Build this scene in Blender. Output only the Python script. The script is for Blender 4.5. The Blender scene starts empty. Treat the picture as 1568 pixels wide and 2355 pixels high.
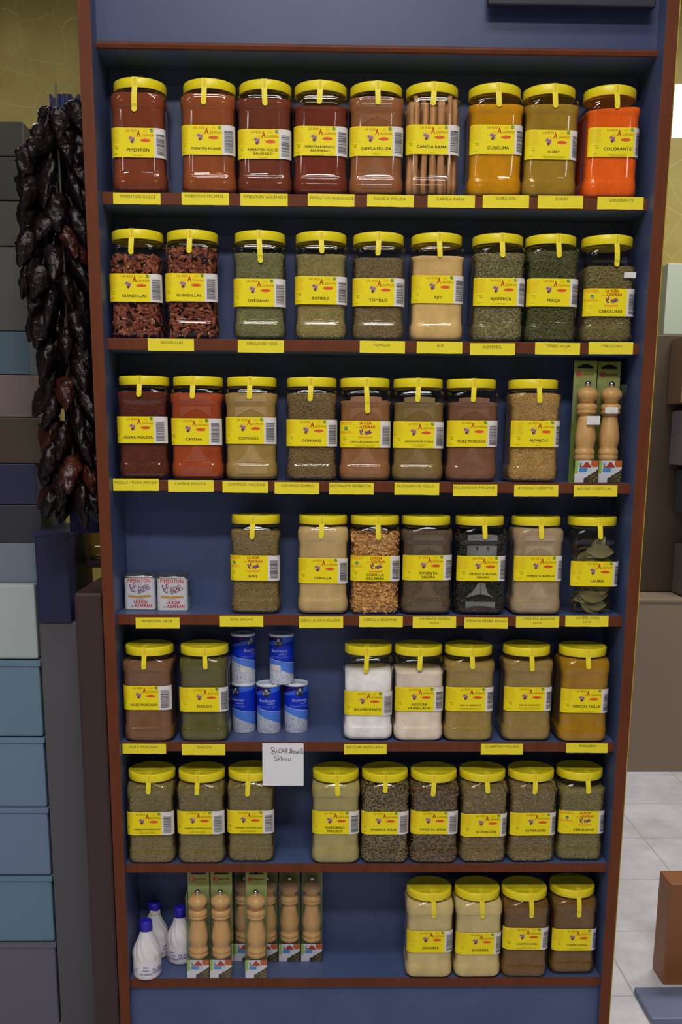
import bpy, bmesh, math, random
from math import sin, cos, pi, sqrt, atan2, radians
from mathutils import Vector, Matrix, noise

SC = bpy.context.scene
COL = SC.collection
random.seed(7)

# ------------------------------------------------------------------ camera, world, lights, exposure
cam_d = bpy.data.cameras.new('camera')
cam = bpy.data.objects.new('camera', cam_d); COL.objects.link(cam)
cam_d.sensor_fit = 'VERTICAL'; cam_d.sensor_height = 36.0
cam_d.lens = 2327.77 / 2355 * 36
cam_d.shift_y = (1519.95 - 1177.5) / 2355
cam_d.clip_start = .05; cam_d.clip_end = 60
cam.matrix_world = Matrix(((0.9997708, -0.00307305, -0.02118754, -0.1164),
                           (-0.02006748, 0.2103274, -0.97742503, -2.2431),
                           (0.00746, 0.97762618, 0.21021752, 0.1087),
                           (0, 0, 0, 1)))
SC.camera = cam
w = bpy.data.worlds.new('shop_air'); SC.world = w; w.use_nodes = True
w.node_tree.nodes['Background'].inputs[0].default_value = (.75, .85, 1, 1)
w.node_tree.nodes['Background'].inputs[1].default_value = .02
SC.view_settings.view_transform = 'Standard'; SC.view_settings.look = 'None'
SC.view_settings.gamma = 1; SC.view_settings.use_curve_mapping = False
SC.view_settings.exposure = 0.0

FLOOR = -1.45
CEIL = 2.25
# ceiling fixtures of the shop: (x, y, length, power)
FIXTURES = [(-.10, -1.35, 1.2, 17), (-.12, -2.65, 1.2, 61), (-1.9, -2.65, 1.2, 5), (.12, -5.5, 1.2, 9), (-2.2, -5.5, 1.2, 6),
            (-1.6, 1.7, 1.2, 9), (1.7, 1.6, 1.2, 52)]

SHELF_Z = [0.9059, 0.6197, 0.3263, 0.0266, -0.2732, -0.5716, -0.872, -1.169]
SHELF_T = [.013, .0240, .0240, .0236, .0240, .0232, .0228, .0235]
def rec(z): return .0321 + .0188 * z
BACK = .170
HALF = .575

JARS = [  # shelf, x, front offset, label z, label boundary s, strip dx, strip end z, fill z, kind, text, description
 (1,-0.4982,0.0030,0.0682,0.0349,-0.0023,0.1559,0.194,'pimenton','PIMENTÓN|(SIN GLUTEN)','brick-red paprika powder'),
 (1,-0.3523,0.0030,0.0755,0.0299,-0.0057,0.1701,0.194,'picante','PIMENTÓN PICANTE','orange-red hot paprika powder'),
 (1,-0.2346,0.0030,0.0691,0.0312,0.0010,0.1702,0.185,'ahumado','PIMENTÓN DULCE|AHUMADO|SIN GLUTEN','dark red smoked sweet paprika'),
 (1,-0.1177,0.0030,0.0764,0.0326,-0.0013,0.1750,0.173,'agridulce','PIMENTÓN AGRIDULCE|AHUMADO|SIN GLUTEN','deep red bittersweet smoked paprika'),
 (1,0.0000,0.0030,0.0775,0.0331,0.0009,0.1749,0.191,'canela','CANELA MOLIDA|CEYLAN','brown ground cinnamon'),
 (1,0.1182,0.0030,0.0819,0.0312,-0.0010,0.1749,0.000,'canelarama','CANELA RAMA|CEYLAN','upright cinnamon sticks'),
 (1,0.2512,0.0030,0.0841,0.0373,0.0004,0.1742,0.181,'curcuma','CÚRCUMA','bright ochre turmeric powder'),
 (1,0.3676,0.0030,0.0752,0.0382,0.0013,0.1741,0.182,'curry','CURRY|CÚRCUMA, PIMIENTA, COMINOS, JENGIBRE|GUINDA, CLAVO, ANÍS, SAL Y ESPECIAS','mustard-coloured curry powder'),
 (1,0.4973,0.0030,0.0824,0.0421,0.0005,0.1742,0.177,'colorante','COLORANTE|HARINA DE MAÍZ, SAL, COLORANTES|CONDIMENTO PREPARADO','vivid orange food colouring'),
 (2,-0.5129,0.0030,0.0747,0.0329,-0.0034,0.1701,0.168,'chili','GUINDILLAS','dried chillies|, nearest the left side panel'),
 (2,-0.3940,0.0030,0.0768,0.0297,-0.0001,0.1740,0.182,'chili','GUINDILLAS','dried chillies|, beside the first oregano jar'),
 (2,-0.2485,0.0030,0.0677,0.0317,0.0007,0.1564,0.177,'oregano','ORÉGANO','grey-green oregano leaf'),
 (2,-0.1158,0.0030,0.0735,0.0335,0.0005,0.1762,0.176,'romero','ROMERO','olive-green rosemary'),
 (2,0.0088,0.0030,0.0712,0.0330,-0.0019,0.1731,0.170,'tomillo','TOMILLO','brownish thyme'),
 (2,0.1353,0.0030,0.0783,0.0334,0.0003,0.1711,0.175,'ajo','AJO','pale garlic granules'),
 (2,0.2685,0.0030,0.0744,0.0374,0.0014,0.1725,0.183,'ajoperejil','AJOPEREJIL|SAZONADOR','flecked garlic and parsley seasoning'),
 (2,0.3846,0.0030,0.0742,0.0361,0.0066,0.1730,0.188,'perejil','PEREJIL','dark green parsley flakes'),
 (2,0.5082,0.0030,0.0555,0.0357,0.0071,0.1568,0.159,'cebollino','CEBOLLINO*','chives|, second shelf, right end'),
 (3,-0.5078,0.0040,0.0792,0.0267,-0.0022,0.1772,0.189,'nora','ÑORA MOLIDA','coarse dark red ground pepper'),
 (3,-0.3882,0.0040,0.0760,0.0288,-0.0048,0.1745,0.186,'cayena','CAYENA','orange-red cayenne powder'),
 (3,-0.2690,0.0040,0.0792,0.0285,-0.0013,0.1746,0.187,'cominos','COMINOS','tan ground cumin'),
 (3,-0.1357,0.0040,0.0752,0.0332,-0.0024,0.1711,0.188,'cominograno','COMINOS','brown whole cumin seed'),
 (3,-0.0171,0.0040,0.0733,0.0324,0.0007,0.1462,0.173,'barbacoa','ESPECIAS BARBACOA*|PIMENTÓN, PIMIENTA, SAL, TOMILLO|ALBAHACA, AJO, COMINO, CLAVO','brown barbecue spice'),
 (3,0.1016,0.0040,0.0728,0.0345,-0.0029,0.1712,0.170,'pollo','SAZONADOR POLLO|SAL, TOMILLO, PEREJIL, PIMIENTA|ORÉGANO, ROMERO','olive-brown chicken seasoning'),
 (3,0.2208,0.0040,0.0765,0.0313,-0.0013,0.1722,0.171,'nuez','NUEZ MOSCADA','reddish brown nutmeg powder|, third shelf'),
 (3,0.3594,0.0040,0.0771,0.0412,0.0037,0.1715,0.192,'ajonjoli','AJONJOLÍ|SÉSAMO','golden sesame seed'),
 (4,-0.2624,0.0040,0.0769,0.0295,-0.0041,0.1707,0.188,'anis','ANÍS*','brown-green aniseed'),
 (4,-0.1093,0.0040,0.0713,0.0337,-0.0030,0.1725,0.196,'cebolla','CEBOLLA','cream onion granules'),
 (4,0.0094,0.0040,0.0773,0.0339,0.0042,0.1703,0.184,'escamas','CEBOLLA|ESCAMAS*','golden onion flakes'),
 (4,0.1271,0.0040,0.0799,0.0362,9.0000,0.0000,0.190,'pnegra','PIMIENTA|NEGRA','grey-brown ground black pepper'),
 (4,0.2498,0.0040,0.0785,0.0383,0.0038,0.1736,0.177,'pngrano','PIMIENTA NEGRA|GRANO','whole black peppercorns'),
 (4,0.3795,0.0040,0.0792,0.0394,0.0010,0.1743,0.197,'pblanca','PIMIENTA BLANCA','beige ground white pepper'),
 (4,0.5107,0.0100,0.0667,0.0406,0.0051,0.1745,0.000,'laurel','LAUREL','loose bay leaves'),
 (5,-0.5113,-0.0060,0.0775,0.0270,-0.0035,0.1729,0.188,'nuez5','NUEZ MOSCADA','brown nutmeg powder|, fifth shelf, left end'),
 (5,-0.3841,-0.0060,0.0737,0.0373,0.0058,0.1743,0.194,'eneldo','ENELDO','dark green dill'),
 (5,-0.0023,0.0060,0.0621,0.0326,-0.0048,0.1624,0.163,'bicarbonato','BICARBONATO|SÓDICO','white bicarbonate powder'),
 (5,0.1152,-0.0010,0.0741,0.0333,-0.0008,0.1715,0.165,'azucar','AZÚCAR|VAINILLADO','cream vanilla sugar'),
 (5,0.2325,-0.0010,0.0743,0.0357,0.0017,0.1750,0.186,'ras','RAS EL HANOUT|CANELA, JENGIBRE, NUEZ MOSCADA, CAYENA|CARDAMOMO, COMINO, CILANTRO','tan spice mix|, beside the vanilla sugar'),
 (5,0.3697,0.0020,0.0744,0.0368,0.0028,0.1696,0.189,'ras2','RAS EL HANOUT|CANELA, JENGIBRE, NUEZ MOSCADA, CAYENA|CARDAMOMO, COMINO, CILANTRO','tan spice mix|, beside the paella spice'),
 (5,0.5000,-0.0060,0.0721,0.0373,0.0004,0.1769,0.197,'paella','ESPECIAS PAELLA|SAL, AJO, PIMENTÓN, CÚRCUMA|COLORANTE, AZAFRÁN','dark yellow paella spice'),
 (6,-0.5141,-0.0070,0.0747,0.0269,-0.0003,0.1763,0.197,'hierbas','HIERBAS PROVENZALES|ROMERO, TOMILLO, ALBAHACA|MEJORANA, AJEDREA, ORÉGANO','mixed dried herbs|, leftmost of three'),
 (6,-0.3958,-0.0070,0.0768,0.0279,-0.0053,0.1742,0.197,'hierbas','HIERBAS PROVENZALES|ROMERO, TOMILLO, ALBAHACA|MEJORANA, AJEDREA, ORÉGANO','mixed dried herbs|, middle one of three'),
 (6,-0.2786,0.0010,0.0753,0.0305,-0.0037,0.1682,0.197,'hierbas','HIERBAS PROVENZALES|ROMERO, TOMILLO, ALBAHACA|MEJORANA, AJEDREA, ORÉGANO','mixed dried herbs|, right one, partly behind the note'),
 (6,-0.0769,-0.0070,0.0767,0.0317,0.0024,0.1722,0.197,'oreganomolido','ORÉGANO|MOLIDO','pale green ground oregano'),
 (6,0.0404,-0.0070,0.0761,0.0306,-0.0006,0.1797,0.197,'pverde','PIMIENTA VERDE','green peppercorns|, all brownish green'),
 (6,0.1576,-0.0070,0.0766,0.0305,-0.0046,0.1712,0.197,'pverde2','PIMIENTA VERDE','green peppercorns|, with reddish berries among them'),
 (6,0.2750,-0.0030,0.0690,0.0382,0.0032,0.1773,0.197,'estragon','ESTRAGÓN','tarragon|, beside the green peppercorns'),
 (6,0.3923,-0.0010,0.0709,0.0398,-0.0002,0.1745,0.197,'estragon','ESTRAGÓN','tarragon|, beside the chives'),
 (6,0.5118,0.0070,0.0721,0.0388,0.0082,0.1727,0.181,'cebollino6','CEBOLLINO*','chives|, sixth shelf, right end'),
 (7,0.1537,-0.0070,0.0708,0.0352,0.0056,0.1616,0.197,'jengibre','JENGIBRE','pale ginger powder|, left one of two'),
 (7,0.2716,-0.0070,0.0647,0.0373,0.0038,0.1601,0.197,'jengibre','JENGIBRE','pale ginger powder|, right one of two'),
 (7,0.3873,-0.0070,0.0776,0.0362,0.0082,0.1610,0.197,'chimi','CHIMICHURRI|AJO, PIMENTÓN, PEREJIL|ORÉGANO, TOMILLO, CAYENA, LAUREL','brown chimichurri|, beside the ginger'),
 (7,0.5091,0.0090,0.0660,0.0397,0.0043,0.1539,0.197,'chimi','CHIMICHURRI|AJO, PIMENTÓN, PEREJIL|ORÉGANO, TOMILLO, CAYENA, LAUREL','brown chimichurri|, at the right side panel'),
]
TAGS = [  # shelf, x, width, z top, z bottom, text
 (1,-0.5021,0.0991,-0.0018,-0.0239,'PIMENTON DULCE'),
 (1,-0.3589,0.0991,0.0007,-0.0239,'PIMENTON PICANTE'),
 (1,-0.2359,0.0991,0.0005,-0.0242,'PIMENTON AHUMADO'),
 (1,-0.0950,0.0982,0.0013,-0.0234,'PIMENTON AGRIDULCE'),
 (1,0.0298,0.0982,0.0011,-0.0228,'CANELA MOLIDA'),
 (1,0.1583,0.1000,0.0018,-0.0230,'CANELA RAMA'),
 (1,0.2740,0.0982,0.0032,-0.0225,'CURCUMA'),
 (1,0.3896,0.0964,0.0037,-0.0220,'CURRY'),
 (1,0.5172,0.0982,0.0027,-0.0222,'COLORANTE'),
 (2,-0.4383,0.0989,-0.0005,-0.0256,'GUINDILLAS'),
 (2,-0.2451,0.0989,-0.0013,-0.0274,'OREGANO HOJA'),
 (2,0.0172,0.0980,-0.0007,-0.0260,'TOMILLO'),
 (2,0.1411,0.0989,-0.0013,-0.0257,'AJO'),
 (2,0.2565,0.0980,-0.0030,-0.0283,'AJOPEREJIL'),
 (2,0.3978,0.0980,-0.0007,-0.0261,'PEREJIL HOJA'),
 (2,0.5141,0.0970,0.0013,-0.0241,'CEBOLLINO'),
 (3,-0.5226,0.1005,0.0023,-0.0243,'HOJILLA / ÑORA MOLIDA'),
 (3,-0.4017,0.1005,0.0002,-0.0254,'CAYENA MOLIDA'),
 (3,-0.2819,0.1005,-0.0018,-0.0265,'COMINOS MOLIDOS'),
 (3,-0.1678,0.0986,-0.0029,-0.0286,'COMINOS GRANO'),
 (3,-0.0469,0.0986,-0.0031,-0.0288,'SAZONADOR BARBACOA'),
 (3,0.0985,0.0996,-0.0021,-0.0288,'SAZONADOR POLLO'),
 (3,0.2286,0.0986,-0.0051,-0.0308,'SAZONADOR PINCHOS'),
 (3,0.3649,0.0986,-0.0051,-0.0309,'AJONJOLÍ / SÉSAMO'),
 (3,0.4978,0.0976,-0.0052,-0.0300,'ADOBO COSTILLAS'),
 (4,-0.4834,0.0991,-0.0069,-0.0319,'PIMENTON LATA'),
 (4,-0.2936,0.0981,-0.0022,-0.0272,'ANIS GRANO'),
 (4,-0.1131,0.1001,-0.0034,-0.0295,'CEBOLLA GRANULADA'),
 (4,0.0232,0.0991,-0.0019,-0.0270,'CEBOLLA ESCAMAS'),
 (4,0.1451,0.0991,-0.0024,-0.0285,'PIMIENTA NEGRA|MOLIDA'),
 (4,0.2631,0.0991,-0.0039,-0.0291,'PIMIENTA NEGRA GRANO'),
 (4,0.3811,0.0991,-0.0014,-0.0266,'PIMIENTA BLANCA|MOLIDA'),
 (4,0.4941,0.0991,0.0010,-0.0242,'LAUREL HOJA|3,00 €'),
 (5,-0.5226,0.1006,-0.0043,-0.0285,'NUEZ MOSCADA'),
 (5,-0.3854,0.1006,-0.0052,-0.0315,'ENELDO'),
 (5,-0.0090,0.0996,-0.0046,-0.0290,'AZUCAR VAINILLADA'),
 (5,0.3105,0.0986,-0.0031,-0.0296,'CILANTRO MOLIDO'),
 (5,0.5102,0.0975,-0.0018,-0.0252,'PAELLERO'),
]

# ------------------------------------------------------------------ helpers
def lin(c):
    return tuple(((x/255)/12.92 if x/255 <= .04045 else ((x/255+.055)/1.055)**2.4) for x in c)
ILL = .74
def alb(r, g, b, k=1.0):
    """surface colour whose lit appearance is about the given display colour"""
    return tuple(min(.92, max(.002, c/ILL*k)) for c in lin((r, g, b))) + (1,)

class MB:
    def __init__(s): s.v = []; s.f = []; s.m = []; s.sm = []
    def add(s, verts, faces, mat=0, smooth=False):
        o = len(s.v); s.v += [tuple(p) for p in verts]
        for f in faces:
            s.f.append([i+o for i in f]); s.m.append(mat); s.sm.append(smooth)
    def box(s, x0, x1, y0, y1, z0, z1, mat=0):
        v = [(x0,y0,z0),(x1,y0,z0),(x1,y1,z0),(x0,y1,z0),(x0,y0,z1),(x1,y0,z1),(x1,y1,z1),(x0,y1,z1)]
        s.add(v, [(0,3,2,1),(4,5,6,7),(0,1,5,4),(1,2,6,5),(2,3,7,6),(3,0,4,7)], mat)
    def lathe(s, prof, n=32, mat=0, cx=0, cy=0, smooth=True, cap0=True, cap1=True, rfun=None):
        v = []; f = []
        for (z, r) in prof:
            for i in range(n):
                a = 2*pi*i/n; rr = rfun(z, r, a) if rfun else r
                v.append((cx+rr*sin(a), cy-rr*cos(a), z))
        for k in range(len(prof)-1):
            for i in range(n):
                j = (i+1) % n; f.append((k*n+i, k*n+j, (k+1)*n+j, (k+1)*n+i))
        if cap0: f.append(tuple(reversed(range(n))))
        if cap1: f.append(tuple((len(prof)-1)*n+i for i in range(n)))
        s.add(v, f, mat, smooth)
    def loft(s, rings, mat=0, smooth=True, cap0=True, cap1=True):
        n = len(rings[0]); v = [p for r in rings for p in r]; f = []
        for k in range(len(rings)-1):
            for i in range(n):
                j = (i+1) % n; f.append((k*n+i, k*n+j, (k+1)*n+j, (k+1)*n+i))
        if cap0: f.append(tuple(reversed(range(n))))
        if cap1: f.append(tuple((len(rings)-1)*n+i for i in range(n)))
        s.add(v, f, mat, smooth)
    def mesh(s, name, mats):
        me = bpy.data.meshes.new(name); me.from_pydata(s.v, [], s.f)
        for m in mats: me.materials.append(m)
        me.polygons.foreach_set('material_index', s.m)
        me.polygons.foreach_set('use_smooth', s.sm)
        me.update(); return me
    def build(s, name, mats, parent=None, loc=None, bevel=0):
        if not isinstance(mats, (list, tuple)): mats = [mats]
        me = s.mesh(name, mats)
        if bevel:
            bm = bmesh.new(); bm.from_mesh(me)
            bmesh.ops.bevel(bm, geom=bm.edges[:], offset=bevel, segments=2, affect='EDGES', profile=.6)
            bm.to_mesh(me); bm.free()
        return put(name, me, parent, loc)

def put(name, me, parent=None, loc=None):
    o = bpy.data.objects.new(name, me); COL.objects.link(o)
    if parent: o.parent = parent
    if loc: o.location = loc
    return o
def tag(o, label, cat, group=None, kind=None):
    o['label'] = label; o['category'] = cat
    if group: o['group'] = group
    if kind: o['kind'] = kind
    return o
def thing(name, label, cat, loc=(0, 0, 0), rz=0, group=None):
    o = bpy.data.objects.new(name, None); COL.objects.link(o)
    o.location = loc; o.rotation_euler = (0, 0, rz); o.empty_display_size = .05
    return tag(o, label, cat, group)
def struct(o, label=None):
    o['kind'] = 'structure'
    if label: o['label'] = label
    return o
def copy_tree(o, parent=None):
    c = o.copy(); COL.objects.link(c); c.parent = parent
    for ch in [k for k in bpy.data.objects if k.parent == o]: copy_tree(ch, c)
    return c

# ------------------------------------------------------------------ materials
MATS = {}
def base_mat(name):
    m = bpy.data.materials.new(name); m.use_nodes = True
    nt = m.node_tree; return m, nt, nt.nodes['Principled BSDF']
def plain(name, col, rough=.5, metal=0, spec=.5, emit=None):
    if name in MATS: return MATS[name]
    m, nt, b = base_mat(name)
    b.inputs['Base Color'].default_value = col; b.inputs['Roughness'].default_value = rough
    b.inputs['Metallic'].default_value = metal; b.inputs['Specular IOR Level'].default_value = spec
    if emit:
        b.inputs['Emission Color'].default_value = col; b.inputs['Emission Strength'].default_value = emit
    MATS[name] = m; return m
def mix_rgb(nt, fac, a, b):
    n = nt.nodes.new('ShaderNodeMix'); n.data_type = 'RGBA'
    for i, v in ((6, a), (7, b)):
        if hasattr(v, 'links') or hasattr(v, 'is_linked'): nt.links.new(v, n.inputs[i])
        else: n.inputs[i].default_value = v
    if hasattr(fac, 'is_linked'): nt.links.new(fac, n.inputs[0])
    else: n.inputs[0].default_value = fac
    return n.outputs[2]
def tex_noise(nt, scale, detail=3, coord='Object', rough=.6, vec=None):
    t = nt.nodes.new('ShaderNodeTexNoise'); t.inputs['Scale'].default_value = scale
    t.inputs['Detail'].default_value = detail; t.inputs['Roughness'].default_value = rough
    if vec is None:
        c = nt.nodes.new('ShaderNodeTexCoord'); vec = c.outputs[coord]
    nt.links.new(vec, t.inputs['Vector']); return t.outputs['Fac']
def ramp(nt, fac, stops, interp='LINEAR'):
    r = nt.nodes.new('ShaderNodeValToRGB'); nt.links.new(fac, r.inputs[0]); cr = r.color_ramp
    cr.interpolation = interp
    while len(cr.elements) > 1: cr.elements.remove(cr.elements[-1])
    cr.elements[0].position = stops[0][0]; cr.elements[0].color = stops[0][1]
    for p, c in stops[1:]:
        e = cr.elements.new(p); e.color = c
    return r.outputs[0]
def scl(c, k): return tuple(min(.95, x*k) for x in c[:3]) + (1,)
def bump(nt, b, h, dist, strength=1):
    n = nt.nodes.new('ShaderNodeBump'); n.inputs['Distance'].default_value = dist; n.inputs['Strength'].default_value = strength
    nt.links.new(h, n.inputs['Height']); nt.links.new(n.outputs[0], b.inputs['Normal'])
def noisy(name, col, k0=.85, k1=1.15, scale=60, rough=.5, bmp=0, spec=.5, stretch=None, detail=3):
    if name in MATS: return MATS[name]
    m, nt, b = base_mat(name); vec = None
    if stretch:
        c = nt.nodes.new('ShaderNodeTexCoord'); mp = nt.nodes.new('ShaderNodeMapping'); mp.inputs['Scale'].default_value = stretch
        nt.links.new(c.outputs['Object'], mp.inputs[0]); vec = mp.outputs[0]
    f = tex_noise(nt, scale, detail, vec=vec)
    nt.links.new(ramp(nt, f, [(.3, scl(col, k0)), (.7, scl(col, k1))]), b.inputs['Base Color'])
    b.inputs['Roughness'].default_value = rough; b.inputs['Specular IOR Level'].default_value = spec
    if bmp: bump(nt, b, f, bmp)
    MATS[name] = m; return m

def powder(name, col, contrast=.16, speck=None, grain=900):
    """finely ground spice: fine grain over soft blotches"""
    m, nt, b = base_mat(name)
    f1 = tex_noise(nt, 28, 2); f2 = tex_noise(nt, grain, 2)
    c1 = ramp(nt, f1, [(.35, scl(col, .90)), (.65, scl(col, 1.10))])
    c2 = ramp(nt, f2, [(.3, (1-contrast*1.6,)*3+(1,)), (.7, (1+contrast,)*3+(1,))])
    n = nt.nodes.new('ShaderNodeMix'); n.data_type = 'RGBA'; n.blend_type = 'MULTIPLY'; n.inputs[0].default_value = 1
    nt.links.new(c1, n.inputs[6]); nt.links.new(c2, n.inputs[7]); out = n.outputs[2]
    if speck:
        v = nt.nodes.new('ShaderNodeTexVoronoi'); v.inputs['Scale'].default_value = 620
        c = nt.nodes.new('ShaderNodeTexCoord'); nt.links.new(c.outputs['Object'], v.inputs['Vector'])
        s = nt.nodes.new('ShaderNodeSeparateColor'); nt.links.new(v.outputs['Color'], s.inputs[0])
        g = nt.nodes.new('ShaderNodeMath'); g.operation = 'GREATER_THAN'; g.inputs[1].default_value = .80
        nt.links.new(s.outputs[0], g.inputs[0]); out = mix_rgb(nt, g.outputs[0], out, speck)
    nt.links.new(out, b.inputs['Base Color']); b.inputs['Roughness'].default_value = .9
    b.inputs['Specular IOR Level'].default_value = .15
    bump(nt, b, f2, .0006, .6)
    return m
def pieces(name, cols, rough=.7, spec=.3):
    """loose pieces, each with its own shade"""
    m, nt, b = base_mat(name)
    g = nt.nodes.new('ShaderNodeNewGeometry')
    k = len(cols)
    nt.links.new(ramp(nt, g.outputs['Random Per Island'], [(i/max(1, k-1), c) for i, c in enumerate(cols)]), b.inputs['Base Color'])
    b.inputs['Roughness'].default_value = rough; b.inputs['Specular IOR Level'].default_value = spec
    return m
def cells(name, cols, scale=420):
    m, nt, b = base_mat(name)
    v = nt.nodes.new('ShaderNodeTexVoronoi'); v.inputs['Scale'].default_value = scale
    c = nt.nodes.new('ShaderNodeTexCoord'); nt.links.new(c.outputs['Object'], v.inputs['Vector'])
    s = nt.nodes.new('ShaderNodeSeparateColor'); nt.links.new(v.outputs['Color'], s.inputs[0])
    k = len(cols)
    nt.links.new(ramp(nt, s.outputs[0], [(i/max(1, k-1), q) for i, q in enumerate(cols)]), b.inputs['Base Color'])
    b.inputs['Roughness'].default_value = .85; b.inputs['Specular IOR Level'].default_value = .2
    bump(nt, b, v.outputs['Distance'], .0015, .7)
    return m
def clear(name, tint=(1, 1, 1, 1), ior=1.47, rough=.02, gain=1.0):
    m = bpy.data.materials.new(name); m.use_nodes = True; nt = m.node_tree; nt.nodes.clear()
    o = nt.nodes.new('ShaderNodeOutputMaterial'); mx = nt.nodes.new('ShaderNodeMixShader')
    t = nt.nodes.new('ShaderNodeBsdfTransparent'); t.inputs[0].default_value = tint
    g = nt.nodes.new('ShaderNodeBsdfGlossy'); g.inputs['Roughness'].default_value = rough; g.inputs[0].default_value = (gain, gain, gain, 1)
    fr = nt.nodes.new('ShaderNodeFresnel')
    ge = nt.nodes.new('ShaderNodeNewGeometry'); mr = nt.nodes.new('ShaderNodeMapRange')   # thin sheet: same reflectance from both sides
    mr.inputs[3].default_value = ior; mr.inputs[4].default_value = 1/ior
    nt.links.new(ge.outputs['Backfacing'], mr.inputs[0]); nt.links.new(mr.outputs[0], fr.inputs[0])
    nt.links.new(fr.outputs[0], mx.inputs[0]); nt.links.new(t.outputs[0], mx.inputs[1]); nt.links.new(g.outputs[0], mx.inputs[2])
    nt.links.new(mx.outputs[0], o.inputs[0]); return m

M_blue = noisy('blue_laminate', alb(63, 75, 110), .92, 1.08, 9, rough=.42, spec=.3)
M_brown = noisy('brown_edging', alb(88, 45, 26), .85, 1.1, 40, rough=.5, spec=.15, stretch=(1, 1, .2))
M_lid = plain('yellow_lid_plastic', alb(205, 188, 28), .34, spec=.4)
M_seal = plain('yellow_seal_paper', alb(206, 189, 36), .45, spec=.3)
M_sealtxt = plain('seal_print', alb(190, 110, 15), .6)
M_clear = clear('clear_jar_plastic', (.985, .98, .965, 1), 1.50, .045)
M_box_clear = clear('clear_box_plastic', (.97, .975, .96, 1), 1.42, .05)
M_yel = plain('label_yellow', alb(209, 191, 16), .55, spec=.25)
M_white = plain('label_white', alb(194, 188, 188), .55, spec=.25)
M_black = plain('print_black', alb(48, 46, 12), .6)
M_red = plain('print_red', alb(205, 62, 20), .6)
M_orange = plain('print_orange', alb(205, 120, 15), .6)
M_fine = plain('print_fine', alb(200, 160, 12), .6)
M_green = plain('print_green', alb(28, 105, 50), .6)
M_purple = plain('print_lilac', alb(150, 105, 140), .6)
M_purple2 = plain('print_purple', alb(105, 50, 95), .6)
M_dark = plain('print_dark_brown', alb(78, 48, 38), .6)
M_saff = plain('print_saffron', alb(200, 78, 15), .6)
M_bar = plain('print_bars', alb(55, 58, 66), .6)
LABEL_MATS = [M_yel, M_white, M_black, M_red, M_orange, M_fine, M_green, M_purple, M_purple2, M_dark, M_saff, M_bar]
Y_, W_, K_, R_, O_, F_, G_, P_, P2_, D_, S_, B_ = range(12)
M_tagy = plain('tag_yellow', alb(206, 190, 42), .6, spec=.2)
M_tagtxt = plain('tag_text', alb(92, 86, 24), .6)
M_paper = plain('white_paper', alb(198, 196, 202), .7)
M_ink = plain('marker_ink', alb(45, 48, 52), .6)

# ------------------------------------------------------------------ lettering
_tc = {}
def glyphs(s, bold=0.0, shear=0.0):
    key = (s, bold, shear)
    if key in _tc: return _tc[key]
    cu = bpy.data.curves.new('lettering', 'FONT'); cu.body = s; cu.size = 1; cu.resolution_u = 2
    cu.offset = bold; cu.shear = shear; cu.fill_mode = 'FRONT'
    cu.space_character = 1.08
    ob = bpy.data.objects.new('lettering', cu); me = bpy.data.meshes.new_from_object(ob)
    v = [(p.co.x, p.co.y) for p in me.vertices]; f = [tuple(p.vertices) for p in me.polygons]
    bpy.data.objects.remove(ob); bpy.data.curves.remove(cu); bpy.data.meshes.remove(me)
    x0 = min((p[0] for p in v), default=0); x1 = max((p[0] for p in v), default=1)
    res = ([((x-x0)/CAP, y/CAP) for x, y in v], f, (x1-x0)/CAP); _tc[key] = res; return res
CAP = 1.0
_h = glyphs('H'); CAP = max(p[1] for p in _h[0]); _tc.clear()
def text(out, s, x, y, cap, mat, align='C', bold=0.0, shear=0.0, sx=1.0, fit=None):
    bb = bold; bold = 0.0
    """flat lettering appended to out: list of (verts2d, faces, mat); x,y = anchor on the baseline"""
    v, f, wd = glyphs(s, bold, shear)
    k = cap*sx
    if fit: k = fit/wd if fit/wd < k or fit < 0 else k
    W = wd*k; ox = x - (W/2 if align == 'C' else W if align == 'R' else 0)
    for dx, dy in (((0, 0),) if not bb else ((-1, -.6), (-1, .6), (1, -.6), (1, .6), (0, 0))):
        out.append(([(ox+a*k+dx*bb*cap*1.3, y+b*cap+dy*bb*cap*.8) for a, b in v], f, mat))
    return W
def poly(out, pts, mat): out.append((list(pts), [tuple(range(len(pts)))], mat))
def rect(out, x0, x1, y0, y1, mat): poly(out, [(x0, y0), (x1, y0), (x1, y1), (x0, y1)], mat)
def ell(out, cx, cy, rx, ry, mat, n=18, a0=0, jag=0):
    pts = []
    for i in range(n):
        a = 2*pi*i/n; k = 1+jag*((i*7) % 5-2)/2; dx, dy = rx*cos(a)*k, ry*sin(a)*k
        pts.append((cx+dx*cos(a0)-dy*sin(a0), cy+dx*sin(a0)+dy*cos(a0)))
    poly(out, pts, mat)
def stroke(out, pts, wd, mat):
    for (x0, y0), (x1, y1) in zip(pts[:-1], pts[1:]):
        L = math.hypot(x1-x0, y1-y0) or 1e-6; dx, dy = (x1-x0)/L*wd/2, (y1-y0)/L*wd/2
        poly(out, [(x0-dx-dy, y0-dy+dx), (x0-dx+dy, y0-dy-dx), (x1+dx+dy, y1+dy-dx), (x1+dx-dy, y1+dy+dx)], mat)

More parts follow.
